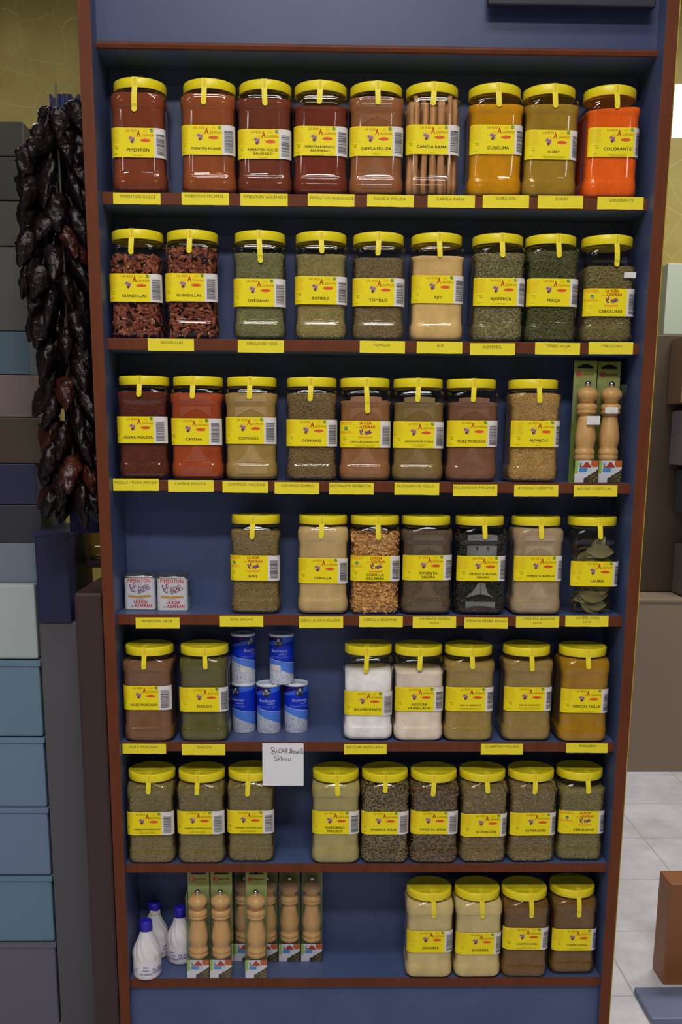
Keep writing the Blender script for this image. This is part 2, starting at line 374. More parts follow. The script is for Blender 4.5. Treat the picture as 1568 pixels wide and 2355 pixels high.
# ------------------------------------------------------------------ the room
mb = MB(); mb.box(-4, 4, -7, 3.1, FLOOR-.05, FLOOR)
m, nt, b = base_mat('marble_tiles')
f = tex_noise(nt, 3.5, 6, rough=.7); f2 = tex_noise(nt, 24, 3)
c = ramp(nt, f, [(.3, alb(168, 166, 172)), (.6, alb(200, 198, 204)), (.8, alb(206, 204, 210))])
br = nt.nodes.new('ShaderNodeTexBrick'); br.inputs['Scale'].default_value = 1; br.offset = 0
br.inputs['Brick Width'].default_value = .40; br.inputs['Row Height'].default_value = .40; br.inputs['Mortar Size'].default_value = .003
tc = nt.nodes.new('ShaderNodeTexCoord'); nt.links.new(tc.outputs['Object'], br.inputs['Vector'])
nt.links.new(c, br.inputs['Color1']); nt.links.new(c, br.inputs['Color2']); br.inputs['Mortar'].default_value = alb(158, 156, 158)
nt.links.new(br.outputs[0], b.inputs['Base Color']); b.inputs['Roughness'].default_value = .35
struct(mb.build('floor', m))
mb = MB(); mb.box(-4, 4, -7, 3.1, CEIL, CEIL+.05); struct(mb.build('ceiling', plain('ceiling_white', (.35, .35, .34, 1), .8)))
M_wall = None
def wall_mat(name, c0, c1, vein):
    m, nt, b = base_mat(name)
    f = tex_noise(nt, 5, 4); base = ramp(nt, f, [(.3, c0), (.7, c1)])
    tc = nt.nodes.new('ShaderNodeTexCoord'); nz = nt.nodes.new('ShaderNodeTexNoise'); nz.inputs['Scale'].default_value = 2
    nt.links.new(tc.outputs['Object'], nz.inputs['Vector'])
    ad = nt.nodes.new('ShaderNodeMixRGB'); ad.blend_type = 'ADD'; ad.inputs[0].default_value = .25
    nt.links.new(tc.outputs['Object'], ad.inputs[1]); nt.links.new(nz.outputs['Color'], ad.inputs[2])
    v = nt.nodes.new('ShaderNodeTexVoronoi'); v.feature = 'DISTANCE_TO_EDGE'; v.inputs['Scale'].default_value = 4.5
    nt.links.new(ad.outputs[0], v.inputs['Vector'])
    g = nt.nodes.new('ShaderNodeMath'); g.operation = 'LESS_THAN'; g.inputs[1].default_value = .006
    nt.links.new(v.outputs['Distance'], g.inputs[0])
    nt.links.new(mix_rgb(nt, g.outputs[0], base, vein), b.inputs['Base Color']); b.inputs['Roughness'].default_value = .6
    return m
mb = MB(); mb.box(-4, 4, 3.0, 3.1, FLOOR, CEIL)
struct(mb.build('wall_back', wall_mat('yellow_stone_wall', alb(118, 104, 44), alb(138, 124, 60), alb(146, 134, 84))))
Mw = plain('shop_wall_cream', (.22, .20, .16, 1), .8)
for nm, a in (('wall_left', (-4.1, -4, -7, 3.1)), ('wall_right', (4, 4.1, -7, 3.1)), ('wall_front', (-4, 4, -7.1, -7))):
    mb = MB(); mb.box(*a, FLOOR, CEIL); struct(mb.build(nm, Mw))

M_fixt = plain('fixture_white', (.8, .8, .8, 1), .5)
M_tube = plain('lit_diffuser_panel', (1, 1, 1, 1), .5, emit=6)
for i, (x, y, L, P) in enumerate(FIXTURES):
    where = ['over the aisle nearest the cabinet', 'middle row, centre', 'middle row, left', 'far row, centre', 'far row, left', 'behind the cabinet, left', 'behind the cabinet, right'][i]
    t = thing('ceiling_light', 'white two-panel ceiling light, ' + where, 'ceiling light', (x, y, CEIL), 0, 'two-panel ceiling lights')
    mb = MB(); mb.box(-L/2-.03, L/2+.03, -.20, .20, -.05, 0); mb.build('housing', M_fixt, t)
    for s in (-1, 1):
        mb = MB(); mb.box(-L/2, L/2, s*.095-.080, s*.095+.080, -.058, -.050); mb.build('diffuser', M_tube, t, bevel=.003)
        ld = bpy.data.lights.new('panel_light', 'AREA'); ld.shape = 'RECTANGLE'; ld.size = L; ld.size_y = .16
        ld.energy = P/2; ld.color = (1, .97, .91)
        lo = bpy.data.objects.new('panel_light', ld); COL.objects.link(lo); lo.parent = t; lo.location = (0, s*.095, -.062)

# ------------------------------------------------------------------ the cabinet
cab = thing('display_cabinet', 'tall open cabinet with blue panels and red-brown edging holding seven shelves of spices', 'cabinet', (0, 0, 0))
TOPZ = 1.08
for s, nm in ((-1, 'left'), (1, 'right')):
    mb = MB()
    x0, x1 = (HALF, HALF+.0255)
    if s < 0: x0, x1 = -x1, -x0
    mb.box(x0, x1, .002, BACK+.012, FLOOR, TOPZ); p = mb.build('side_panel', M_blue, cab)
    mb = MB(); mb.box(x0, x1, 0, .002, FLOOR, TOPZ)
    mb.build('edge_strip', M_brown, p, bevel=.0009)
    if s > 0:
        mb = MB(); mb.box(x1, x1+.002, .001, BACK+.012, FLOOR, TOPZ); mb.build('outer_face', plain('yellow_side_laminate', alb(150, 135, 30), .5), p)
mb = MB(); mb.box(-HALF, HALF, BACK, BACK+.012, FLOOR, TOPZ); mb.build('back_panel', M_blue, cab)
for i, z in enumerate(SHELF_Z):
    r = rec(z); t = SHELF_T[i]
    mb = MB(); mb.box(-HALF, HALF, r+.003, BACK, z-t, z-.0002); p = mb.build('shelf', M_blue, cab)
    mb = MB()
    if i == 0:
        mb.loft([[(x, r-.006, z-t), (x, r+.003, z-t), (x, r+.003, z), (x, r-.002, z), (x, r-.0075, z-.003), (x, r-.0085, z-.007)] for x in (-HALF, HALF)], smooth=False)
        mb.build('edge_strip', M_brown, p)
    else:
        mb.box(-HALF, HALF, r, r+.003, z-t, z); mb.build('edge_strip', M_brown, p, bevel=.0012)
r0 = rec(SHELF_Z[0])
mb = MB(); mb.box(-HALF, HALF, r0+.004, r0+.016, SHELF_Z[0], TOPZ)
m, nt, b = base_mat('blue_header_gloss')
f = tex_noise(nt, 3, 3); nt.links.new(ramp(nt, f, [(.3, alb(44, 52, 86)), (.7, alb(50, 58, 90))]), b.inputs['Base Color'])
b.inputs['Roughness'].default_value = .4; b.inputs['Specular IOR Level'].default_value = .35
mb.build('header_panel', m, cab)
r7 = rec(SHELF_Z[7])
mb = MB(); mb.box(-HALF, HALF, r7+.010, r7+.022, FLOOR, SHELF_Z[7]-SHELF_T[7]); mb.build('kick_panel', M_blue, cab)

o = MB(); o.box(.218, .556, .012, .034, .972, 1.12)  # dark strip in front of the header's top right
tag(o.build('dark_header_strip', plain('dark_navy_strip', alb(22, 22, 38), .6), bevel=.003), 'dark navy strip across the top right of the cabinet header', 'board')

# ------------------------------------------------------------------ jars
def rsq(h, r, z, nc=7, flat=0.0):
    """rounded square ring, starting mid front, counter-clockwise from above"""
    pts = []
    e = h-r
    side = []
    for t in (-1, -.8, -.76, 0, .76, .8, 1):
        d = flat if abs(t) < .78 else 0
        side.append((t*e, -(h-d)))
    ring = []
    for q in range(4):
        a0 = q*pi/2
        for x, y in side: ring.append((x*cos(a0)-y*sin(a0), x*sin(a0)+y*cos(a0)))
        for k in range(1, nc):
            a = -pi/2 + (pi/2)*k/nc
            x, y = e + r*cos(a), -e + r*sin(a)
            ring.append((x*cos(a0)-y*sin(a0), x*sin(a0)+y*cos(a0)))
    return [(x, y, z) for x, y in ring]
SH, WA, RC = .0583, .0560, .0185
PROF = [(.0003, .044, .018, 0), (.0018, .050, .019, 0), (.0055, .0555, .022, 0), (.011, .0580, .024, 0), (.016, SH, .024, 0), (.031, SH, .024, 0),
        (.0335, .0578, .023, 0), (.0355, .0565, .0195, 0), (.038, WA, RC, 0), (.043, WA, RC, .0009), (.160, WA, RC, .0009), (.1645, WA, RC, 0),
        (.1665, .0566, .0195, 0), (.169, .0579, .023, 0), (.171, SH, .024, 0), (.185, SH, .025, 0), (.1905, .0577, .028, 0), (.1955, .0555, .034, 0),
        (.1990, .0530, .042, 0), (.2010, .0517, .0510, 0), (.2030, .0515, .0515, 0), (.209, .0515, .0515, 0)]
mb = MB(); mb.loft([rsq(h, min(r, h-.0002), z, flat=fl) for z, h, r, fl in PROF], cap1=False)
ME_BODY = mb.mesh('jar_body', [M_clear])
mb = MB()
LR, LB, LT = .0550, .2030, .2225
mb.lathe([(LB, .0525), (LB, LR-.0004), (LB+.0008, LR), (LT-.0025, LR), (LT-.0009, LR-.0009), (LT, LR-.0028), (LT, LR-.005), (LT-.0008, LR-.0065),
          (LT-.0008, .010), (LT-.0004, .0085), (LT-.0004, .001)], 64, cap0=False)
mb.lathe([(LB+.0004, .0524), (LT-.004, .0524)], 48, cap0=False)
ME_LID = mb.mesh('lid', [M_lid])

def inner_ring(z, inset):
    for (z0, h0, r0, _), (z1, h1, r1, _) in zip(PROF[:-1], PROF[1:]):
        if z0 <= z <= z1:
            t = (z-z0)/(z1-z0); h = h0+(h1-h0)*t; r = r0+(r1-r0)*t
            return h-inset, max(.004, r-inset)
    return PROF[-1][1]-inset, PROF[-1][2]-inset
def fill_mesh(mb, fz, inset=.0016, tilt=0, mat=0):
    zs = [.0025, .004, .0075, .012, .017, .031, .0335, .0355, .038, .043, .08, .12, .16, .1645, .1665, .169, .171, .178, .185, .189, .193, .197]
    zs = [z for z in zs if z < fz-.002] + [fz]
    rings = []
    for k, z in enumerate(zs):
        h, r = inner_ring(max(z, .0021), inset + (.0009 if .04 < z < .163 else 0))
        ring = rsq(h, min(r, h-.0003), z)
        if k == len(zs)-1: ring = [(x, y, z + tilt*x/.058 + .0012*noise.noise(Vector((x*60, y*60, fz*50)))) for x, y, z in ring]
        rings.append(ring)
    h, r = inner_ring(fz, inset+.012); ring = rsq(h, min(r, h-.0003), fz+.0025); rings.append([(x, y, z+tilt*x/.058+.0015*noise.noise(Vector((x*90, y*90, fz*30)))) for x, y, z in ring])
    h, r = inner_ring(fz, inset+.040); rings.append(rsq(h, min(r, h-.0003), fz+.004))
    mb.loft(rings, mat=mat)
def perim(s, off=0.0, h=WA, r=RC):
    """point on the jar's waist outline, s metres along from the middle of the front; returns x, y, nx, ny"""
    e = h-r; q = 2*e + r*pi/2; k = math.floor((s+q/2)/q); t = s-k*q
    if abs(t) <= e: x, y, nx, ny = t, -h, 0, -1
    else:
        a = (abs(t)-e)/r; sg = 1 if t > 0 else -1
        x, y, nx, ny = sg*(e+r*sin(a)), -e-r*cos(a), sg*sin(a), -cos(a)
    x, y = x+nx*off, y+ny*off; a0 = k*pi/2
    return x*cos(a0)-y*sin(a0), x*sin(a0)+y*cos(a0), nx*cos(a0)-ny*sin(a0), nx*sin(a0)+ny*cos(a0)

LH = .0570
FLOW = []
def crocus_pot(o):
    ell(o, -.0462, .0302, .0032, .0034, D_, 10, .3)
    for q in range(6): ell(o, -.0488+.0022*cos(q*pi/3+.3), .0372+.0020*sin(q*pi/3+.3), .0022, .0013, P_, 8, q*pi/3+.3)
    ell(o, -.0487, .0371, .0014, .0012, P2_, 8)
    for q in (1.9, 1.5, 1.1, 2.3): ell(o, -.0428+.0030*cos(q), .0325+.0034*sin(q), .0030, .0011, P_, 8, q)
    ell(o, -.0440, .0338, .0008, .0024, P2_, 8, -.4); ell(o, -.0418, .0312, .0024, .0012, P_, 8, .9)
    for a, bb in (((-.0470, .033), (-.0575, .0368)), ((-.0468, .035), (-.0450, .0450)), ((-.0430, .037), (-.0372, .0425)), ((-.046, .036), (-.0412, .0455))):
        stroke(o, [a, bb], .0006, F_ if a[0] < -.0465 else O_)
def crocus_row(o, cx, cy, k, P=P_, P2=P2_, GR=O_, GR2=F_):
    for dx, dy, a in ((-.36, .20, 2.2), (-.22, .26, 1.7), (-.30, .04, 2.5), (0, .10, 1.5), (.12, .12, 1.2), (.28, .22, .8), (.38, .12, .5), (.22, .06, .9)):
        ell(o, cx+dx*k, cy+dy*k, .135*k, .055*k, P2, 10, a); ell(o, cx+dx*k+.012*k, cy+dy*k+.012*k, .085*k, .028*k, P, 8, a)
    for dx in (-.45, -.2, -.08, .1, .25, .45): stroke(o, [(cx, cy-.12*k), (cx+dx*k, cy+(.42-abs(dx)*.3)*k)], .014*k, GR2)
    poly(o, [(cx-.52*k, cy-.17*k), (cx-.1*k, cy-.20*k), (cx+.5*k, cy-.16*k), (cx+.5*k, cy-.25*k), (cx, cy-.29*k), (cx-.48*k, cy-.27*k)], GR)
BIG = ('AHUMADO', 'NEGRA', 'GRANO', 'MOLIDO', 'VAINILLADO', 'ESCAMAS')
WEIGHT = {'CURRY': '600', 'COLORANTE': '1000', 'CÚRCUMA': '800', 'AJO': '1000', 'COMINOS': '700', 'CAYENA': '600', 'BICARBONATO': '1000', 'PEREJIL': '125', 'ANÍS': '400', 'CEBOLLINO': '150', 'JENGIBRE': '600'}
_lab = {}
def label_art(txt):
    if txt in _lab: return _lab[txt]
    o = []; lines = txt.replace('*', '').split('|'); typeB = '*' in txt
    rnd = random.Random(txt)
    if not typeB:
        text(o, 'LA ROS', -.0360, .0492, .0046, O_, 'R', .016, sx=.98)
        text(o, 'A', -.0322, .0405, .0118, R_, 'C', .016, sx=.66); rect(o, -.0372, -.0346, .0402, .0410, R_); rect(o, -.0312, -.0270, .0402, .0411, R_)
        text(o, 'ZAFRÁN', -.0015, .0405, .0046, O_, 'R', .008, sx=1.12, fit=.0245)
        text(o, 'del', -.0176, .0492, .0046, O_, 'C', 0, .45, sx=.9)
        ell(o, -.0052, .0523, .0033, .0033, G_); stroke(o, [(-.0068, .0520), (-.0054, .0510), (-.0036, .0536)], .0009, W_)
        crocus_pot(o)
        ell(o, -.0181, .0328, .0112, .0030, O_, 31, 0, .16); ell(o, -.0181, .0331, .0096, .0031, S_, 27, 0, .10)
        for q in range(14): stroke(o, [(-.0270+.00128*q, .0322+.0010*sin(q*2.3)), (-.0262+.00128*q, .0336+.0010*cos(q*1.7))], .0005, R_)
        fx0, fx1, f_lines = -.096, -.066, [.0530-.0022*i for i in range(13)]
    else:
        text(o, 'LA ROSA', -.0325, .0490, .0060, R_, 'C', .03, sx=.72)
        text(o, 'AZAFRAN', -.0285, .0410, .0060, R_, 'C', .03, sx=.80)
        text(o, 'del', -.0505, .0412, .0036, R_, 'C', 0, .45, sx=.9)
        crocus_row(o, -.0330, .0285, .030)
        ell(o, -.0757, .0405, .0040, .0040, G_); stroke(o, [(-.0775, .0402), (-.0760, .0390), (-.0738, .0420)], .0010, W_)
        fx0, fx1, f_lines = -.096, -.058, [.0540, .0522, .0504, .0486, .0340, .0322, .0304]
    for yy in f_lines:
        x = fx0 + rnd.uniform(0, .003); xe = fx1 - rnd.uniform(0, .008)
        while x < xe:
            wd = rnd.uniform(.0018, .0050); rect(o, x, min(x+wd, xe), yy, yy+.0010, F_ if not typeB else O_); x += wd+.0009
    text(o, 'PESO NETO', -.0790, .0205, .0015, K_, 'C', .01, sx=.8)
    text(o, WEIGHT.get(lines[0], '800'), -.0775, .0155, .0031, K_, 'C', .0, sx=.8)
    for yy in (.0118, .0098): rect(o, -.094, -.070+rnd.uniform(-.004, .004), yy, yy+.0006, F_)
    text(o, '12/2017', -.0810, .0048, .0018, K_, 'C', 0, sx=1.0)
    big = [l for k, l in enumerate(lines) if k == 0 or l in BIG]; small = [l for l in lines if l not in big]
    cap = .0047 if (len(big[0]) > 13 or len(small) > 1) else .0055
    if len(small) > 1 and len(big[0]) > 11: cap = .0038
    if 'COLORANTE' in txt: cap = .0058
    y = .0095 if not small else (.0118 if len(small) == 1 else .0125)
    if typeB: y = min(y, .0075) if not small else .0105
    if len(big) == 2: y = .0135 if not small else .0150
    if typeB and len(big) == 2: y = .0112
    for l in big:
        wd = text([], l, 0, 0, cap, K_, 'C', .027, sx=1.10, fit=.062)
        cx = min(-.0340, -.0012-wd/2)
        text(o, l, cx, y, cap, K_, 'C', .027, sx=1.10, fit=.062); y -= cap*1.55
    y -= .0002
    for l in small:
        text(o, l, -.034, y, .0020 if len(small) == 1 else .0016, K_, 'C', .0, sx=1.0, fit=.056); y -= .0027
    yy = .0050
    while yy < .0460:
        h = rnd.choice((.0004, .0006, .0009, .0013)); [rect(o, .0045+.0018*q, .0045+.0018*(q+1), yy, yy+h, B_) for q in range(10)]; yy += h + rnd.choice((.0004, .0005, .0008, .0011))
    for k in range(13): rect(o, .0236, .0246, .0060+k*.0031, .0078+k*.0031, B_)
    _lab[txt] = o; return o
def label_mesh(txt, zb, sb, rnd):
    mb = MB(); tl = rnd.uniform(-.006, .006)
    yl, wr = .098, .033
    def P(u, v, off):
        x, y, _, _ = perim(u+sb, off); return (x, y, zb + v + tl*u)
    for (u0, u1, mat) in ((-yl, 0, Y_), (0, wr, W_)):
        n = 44 if mat == Y_ else 18
        vs = []
        for i in range(n+1):
            u = u0+(u1-u0)*i/n
            c0 = .0012 if (i == 0 and mat == Y_) or (i == n and mat == W_) else 0
            vs += [P(u, c0, .0004), P(u, LH-c0, .0004)]
        mb.add(vs, [(2*i, 2*i+2, 2*i+3, 2*i+1) for i in range(n)], mat, True)
    for v, f, mat in label_art(txt):
        mb.add([P(a, b_, .00062 + (.0001 if mat in (P_, R_, S_) else .0002 if mat in (P2_, W_) else 0)) for a, b_ in v], f, mat)
    return mb.mesh('label', LABEL_MATS)
def seal_mesh(dx, ze):
    """paper seal running from the lid top over the rim and down to the shoulder"""
    wd = .0110; R2 = LR+.0004
    mb = MB(); ys = -sqrt(R2*R2-dx*dx); yt = -sqrt((LR-.0028)**2-dx*dx)
    path = [(-.022, LT+.0002), (yt, LT+.0006), (ys+.0004, LT-.0010), (ys, LT-.0030), (ys, LB+.0010), (ys-.0006, LB-.002), (-SH-.0001, .190), (-SH-.0008, .184)]
    zz = .184
    if ze < .168: path += [(-SH-.0006, .172), (-WA-.0006, .1655), (-WA-.0007, ze)]
    else: path += [(-SH-.0008, ze)]
    L = [0]
    for (y0, z0), (y1, z1) in zip(path[:-1], path[1:]): L.append(L[-1]+math.hypot(y1-y0, z1-z0))
    def P(s, w_, off=0):
        s = max(0, min(L[-1], s))
        for k in range(len(L)-1):
            if s <= L[k+1]+1e-9:
                t = (s-L[k])/(L[k+1]-L[k]); (y0, z0), (y1, z1) = path[k], path[k+1]
                nl = L[k+1]-L[k]; ny, nz = -(z0-z1)/nl, (y0-y1)/nl
                y_, z_ = y0+(y1-y0)*t, z0+(z1-z0)*t
                sway = .0016*max(0, (LB-z_)/.03)*(1 if dx > 0 else -1) if z_ < LB else 0
                return (dx+w_+sway, y_+ny*off, z_+nz*off)
    e = L[-1]-wd/2; ss = [s for s in L if s < e]+[e]+[e+wd/2*sin(pi/2*k/6) for k in range(1, 7)]
    vs = []
    for s in ss:
        hw = wd/2 if s <= e else sqrt(max(0, (wd/2)**2-(s-e)**2))
        vs += [P(s, -hw), P(s, hw)]
    mb.add(vs, [(2*i, 2*i+1, 2*i+3, 2*i+2) for i in range(len(ss)-1)][::1], 0, False)
    o = []; text(o, 'PRECINTO DE G', 0, 0, .0030, 1, 'R', .0, sx=1.0)
    # lettering reads upwards: end of the text towards the lid's middle
    s1 = L[3]+.0165
    for v, f, mm in o:
        mb.add([P(s1 - .0360 - a, .0015 - b_ + .0008, .00012) for a, b_ in v], f, 1)
    return mb.mesh('seal_strip', [M_seal, M_sealtxt])

# --- fillings
def wall_point(rnd, fz, inset, top=.16):
    """random spot just inside the glass (or on top of the filling) with its outward normal"""
    if rnd.random() < top:
        h, r = inner_ring(fz, inset); x = rnd.uniform(-h, h); y = rnd.uniform(-h, h)
        return Vector((x*.93, y*.93, fz+rnd.uniform(0, .004))), Vector((0, 0, 1))
    z = rnd.uniform(.006, fz); h, r = inner_ring(z, inset)
    e = h-r; q = 2*e+r*pi/2; s = rnd.choice((0, 0, 0, 1, 3, 2))*q + rnd.uniform(-q/2, q/2)
    x, y, nx, ny = perim(s, 0, h, r); return Vector((x, y, z)), Vector((nx, ny, 0))
def frame(n, rnd, tilt=.3):
    n = (n + Vector((rnd.uniform(-1, 1), rnd.uniform(-1, 1), rnd.uniform(-1, 1)))*tilt).normalized()
    t = n.orthogonal().normalized(); t.rotate(Matrix.Rotation(rnd.uniform(0, 2*pi), 3, n)); return n, t, n.cross(t)
def scatter_flakes(mb, fz, n, l0, l1, w0, w1, rnd, mat=0, tilt=.35, inset=.0032, bend=.15, top=.16):
    l0, l1, w0, w1 = l0*1.25, l1*1.25, w0*1.3, w1*1.3
    for _ in range(n):
        p, nn = wall_point(rnd, fz, inset+rnd.uniform(0, .0012), top); nn, t, u = frame(nn, rnd, tilt)
        L = rnd.uniform(l0, l1)/2; W = rnd.uniform(w0, w1)/2; b_ = nn*L*bend
        mb.add([p-t*L-b_, p-t*L*.3+u*W, p+t*L*.4+u*W*.8, p+t*L-b_, p+t*L*.3-u*W, p-t*L*.4-u*W*.8], [(0, 1, 2, 3, 4, 5)], mat)
def scatter_balls(mb, fz, n, r0, rnd, mat=0):
    for _ in range(n):
        r = r0*rnd.uniform(.8, 1.12); p, nn = wall_point(rnd, fz, .0018+r, .12)
        vs = [(p.x+r*sin(b_)*cos(a), p.y+r*sin(b_)*sin(a), p.z+r*cos(b_)) for b_ in (pi/4, pi/2, 3*pi/4) for a in [k*pi/3 for k in range(6)]]
        vs += [(p.x, p.y, p.z+r), (p.x, p.y, p.z-r)]
        f = []
        for k in range(6):
            j = (k+1) % 6
            f += [(k, 6+k, 6+j, j), (6+k, 12+k, 12+j, 6+j), (18, k, j), (19, 12+j, 12+k)]
        mb.add(vs, f, mat, True)
def scatter_pods(mb, fz, n, rnd, mat=0):
    """small dried chillies, bent and pointed"""
    for _ in range(n):
        p, nn = wall_point(rnd, fz, .0060+rnd.uniform(0, .004), .18); nn, t, u = frame(nn, rnd, .25)
        L = rnd.uniform(.010, .024); R = rnd.uniform(.0028, .0052); bd = rnd.uniform(-.14, .14)*L; fl = rnd.uniform(.4, .75)
        rings = []
        for k, (a, rr) in enumerate(((-.5, .35), (-.38, .8), (-.1, 1), (.2, .8), (.42, .4), (.5, .08))):
            c_ = p + t*L*a + u*bd*(1-4*a*a)
            rings.append([c_ + u*R*rr*cos(q) + nn*R*rr*fl*sin(q) for q in [i*pi/3+k*.3 for i in range(6)]])
        mb.loft(rings, mat=mat)

def C(r, g, b_): return alb(r*.98, g*1.01, b_, .90)
def H(r, g, b_): return alb(r*1.0, g*1.0, b_*.94, .96)
POWDERS = {
 'pimenton': (C(118, 54, 30), None), 'picante': (C(136, 68, 34), None), 'ahumado': (C(106, 50, 32), None), 'agridulce': (C(108, 44, 27), None),
 'canela': (C(138, 84, 50), None), 'curcuma': (C(192, 128, 6), None), 'curry': (C(152, 116, 36), None), 'colorante': (C(232, 92, 18), None),
 'ajo': (C(205, 165, 108), None), 'nora': (C(90, 40, 28), C(66, 26, 20)), 'cayena': (C(150, 62, 28), None), 'cominos': (C(152, 120, 66), None),
 'barbacoa': (C(138, 90, 56), None), 'pollo': (C(122, 96, 54), None), 'nuez': (C(118, 76, 56), None), 'nuez5': (C(116, 78, 52), None),
 'ajonjoli': (C(168, 130, 76), C(128, 92, 50)), 'cebolla': (C(186, 154, 106), None), 'pnegra': (C(92, 74, 58), C(62, 50, 42)), 'pblanca': (C(158, 132, 104), None),
 'eneldo': (C(90, 84, 42), None), 'bicarbonato': ((.86, .83, .84, 1), None), 'azucar': ((.80, .68, .56, 1), None),
 'ras': (C(152, 124, 66), C(136, 108, 56)), 'ras2': (C(148, 120, 66), C(130, 102, 58)), 'paella': (C(158, 112, 14), None),
 'oreganomolido': (C(158, 142, 90), None), 'jengibre': (C(196, 170, 118), None), 'chimi': (C(110, 76, 32), C(90, 60, 26)),
 'romero': (H(132, 120, 76), C(104, 92, 56)), 'oregano': (H(108, 106, 72), C(88, 84, 52))}
HERBS = {  # colours, flake size (l0,l1,w0,w1), number
 'oregano': ([H(88, 88, 58), H(118, 116, 84), H(100, 96, 62)], (.0012, .003, .001, .002), 1500),
 'romero': ([H(110, 98, 62), H(146, 134, 88), H(124, 110, 70)], (.0015, .004, .0007, .0012), 1500),
 'tomillo': ([H(84, 70, 46), H(126, 108, 78), H(100, 86, 58)], (.0015, .0035, .0008, .0015), 2200),
 'ajoperejil': ([H(70, 70, 44), H(150, 138, 98), H(84, 82, 56), H(100, 96, 66)], (.0015, .004, .001, .0022), 2200),
 'perejil': ([H(52, 56, 32), H(84, 84, 50), H(64, 66, 38)], (.002, .006, .0012, .003), 2200),
 'cebollino': ([H(84, 74, 44), H(126, 112, 72), H(100, 90, 52), H(92, 92, 66)], (.002, .0055, .001, .002), 2300),
 'cebollino6': ([H(86, 80, 44), H(138, 122, 76), H(104, 96, 54), H(96, 96, 60)], (.002, .0055, .001, .002), 2300),
 'cominograno': ([H(88, 70, 44), H(126, 102, 68), H(104, 84, 56)], (.004, .006, .0009, .0013), 2300),
 'anis': ([H(96, 80, 50), H(136, 114, 78), H(116, 92, 64), H(120, 112, 62)], (.003, .005, .0010, .0017), 2300),
 'hierbas': ([H(92, 82, 46), H(132, 118, 74), H(104, 86, 58), H(106, 102, 56)], (.002, .0055, .0008, .0016), 2400),
 'estragon': ([H(84, 76, 48), H(130, 112, 74), H(100, 88, 56), H(116, 84, 58)], (.003, .010, .0012, .003), 1900),
 'ajonjoli': ([H(150, 114, 64), H(186, 148, 92)], (.0018, .0028, .0013, .0018), 1700),
 'nora': ([H(84, 36, 25), H(112, 56, 40)], (.001, .0025, .001, .002), 1100),
 'chimi': ([H(98, 66, 28), H(128, 92, 46)], (.0012, .0028, .0006, .0012), 700),
 'eneldo': ([H(78, 74, 36), H(92, 88, 44)], (.001, .002, .0004, .0007), 1400),
 'escamas': ([H(176, 128, 74), H(206, 162, 102), H(160, 104, 62), H(190, 146, 88)], (.006, .015, .002, .005), 1500),
}
FM = {}
def fmat(k):
    if k not in FM:
        if k in POWDERS: FM[k] = powder('filling_'+k, POWDERS[k][0], contrast=.05 if k in ('bicarbonato', 'azucar') else .16, speck=POWDERS[k][1])
        elif k in HERBS: FM[k] = cells('filling_'+k, [scl(c, .95) for c in HERBS[k][0]])
    return FM[k]
def pmat(k, cols):
    key = 'p_'+k
    if key not in FM: FM[key] = pieces('pieces_'+k, [scl(c, 1.0 if k in ('chili', 'chiliseed', 'escamas', 'chimi', 'nora', 'ajonjoli', 'pngrano', 'ajoperejil') else 1.15) for c in cols])
    return FM[key]
_fm = {}
def filling(kind, fz, rnd):
    key = (kind, round(fz, 3))
    if key in _fm: return _fm[key]
    mb = MB()
    if kind == 'chili':
        fill_mesh(mb, fz-.012, .013); scatter_pods(mb, fz, 760, rnd, 1)
        scatter_flakes(mb, fz, 120, .002, .004, .0015, .003, rnd, 2)
        me = mb.mesh('filling', [plain('chili_dark', C(48, 18, 12), .9), pmat('chili', [C(96, 38, 24), C(126, 62, 42), C(104, 44, 30), C(146, 82, 56), C(72, 26, 20)]), pmat('chiliseed', [C(170, 120, 70), C(190, 140, 60)])])
    elif kind in ('pngrano', 'pverde', 'pverde2'):
        cols = {'pngrano': [C(34, 30, 28), C(56, 48, 42), C(28, 25, 24)], 'pverde': [H(84, 72, 46), H(120, 104, 68), H(100, 86, 56), H(70, 60, 40)],
                'pverde2': [H(84, 70, 46), H(118, 102, 68), H(98, 44, 34), H(100, 84, 56), H(70, 56, 40), H(114, 94, 64)]}[kind]
        fill_mesh(mb, fz-.002, .0050); scatter_balls(mb, fz, 3400, .0021, rnd, 1)
        me = mb.mesh('filling', [plain('corn_dark_'+kind, scl(cols[0], .5), .9), pmat(kind, cols)])
    else:
        h = HERBS.get(kind); deep = kind in ('escamas',)
        fill_mesh(mb, fz-(.006 if deep else .001), .007 if deep else (.0044 if h else .0016), tilt={'colorante': .004, 'anis': -.002, 'bicarbonato': .002}.get(kind, 0))
        mats = [fmat(kind)]
        if h:
            l0, l1, w0, w1 = h[1]; scatter_flakes(mb, fz, h[2], l0, l1, w0, w1, rnd, 1, tilt=.5 if deep else .3, inset=.0021 if not deep else .0036, bend=.3 if deep else .1)
            mats.append(pmat(kind, h[0]))
        me = mb.mesh('filling', mats)
    _fm[key] = me; return me

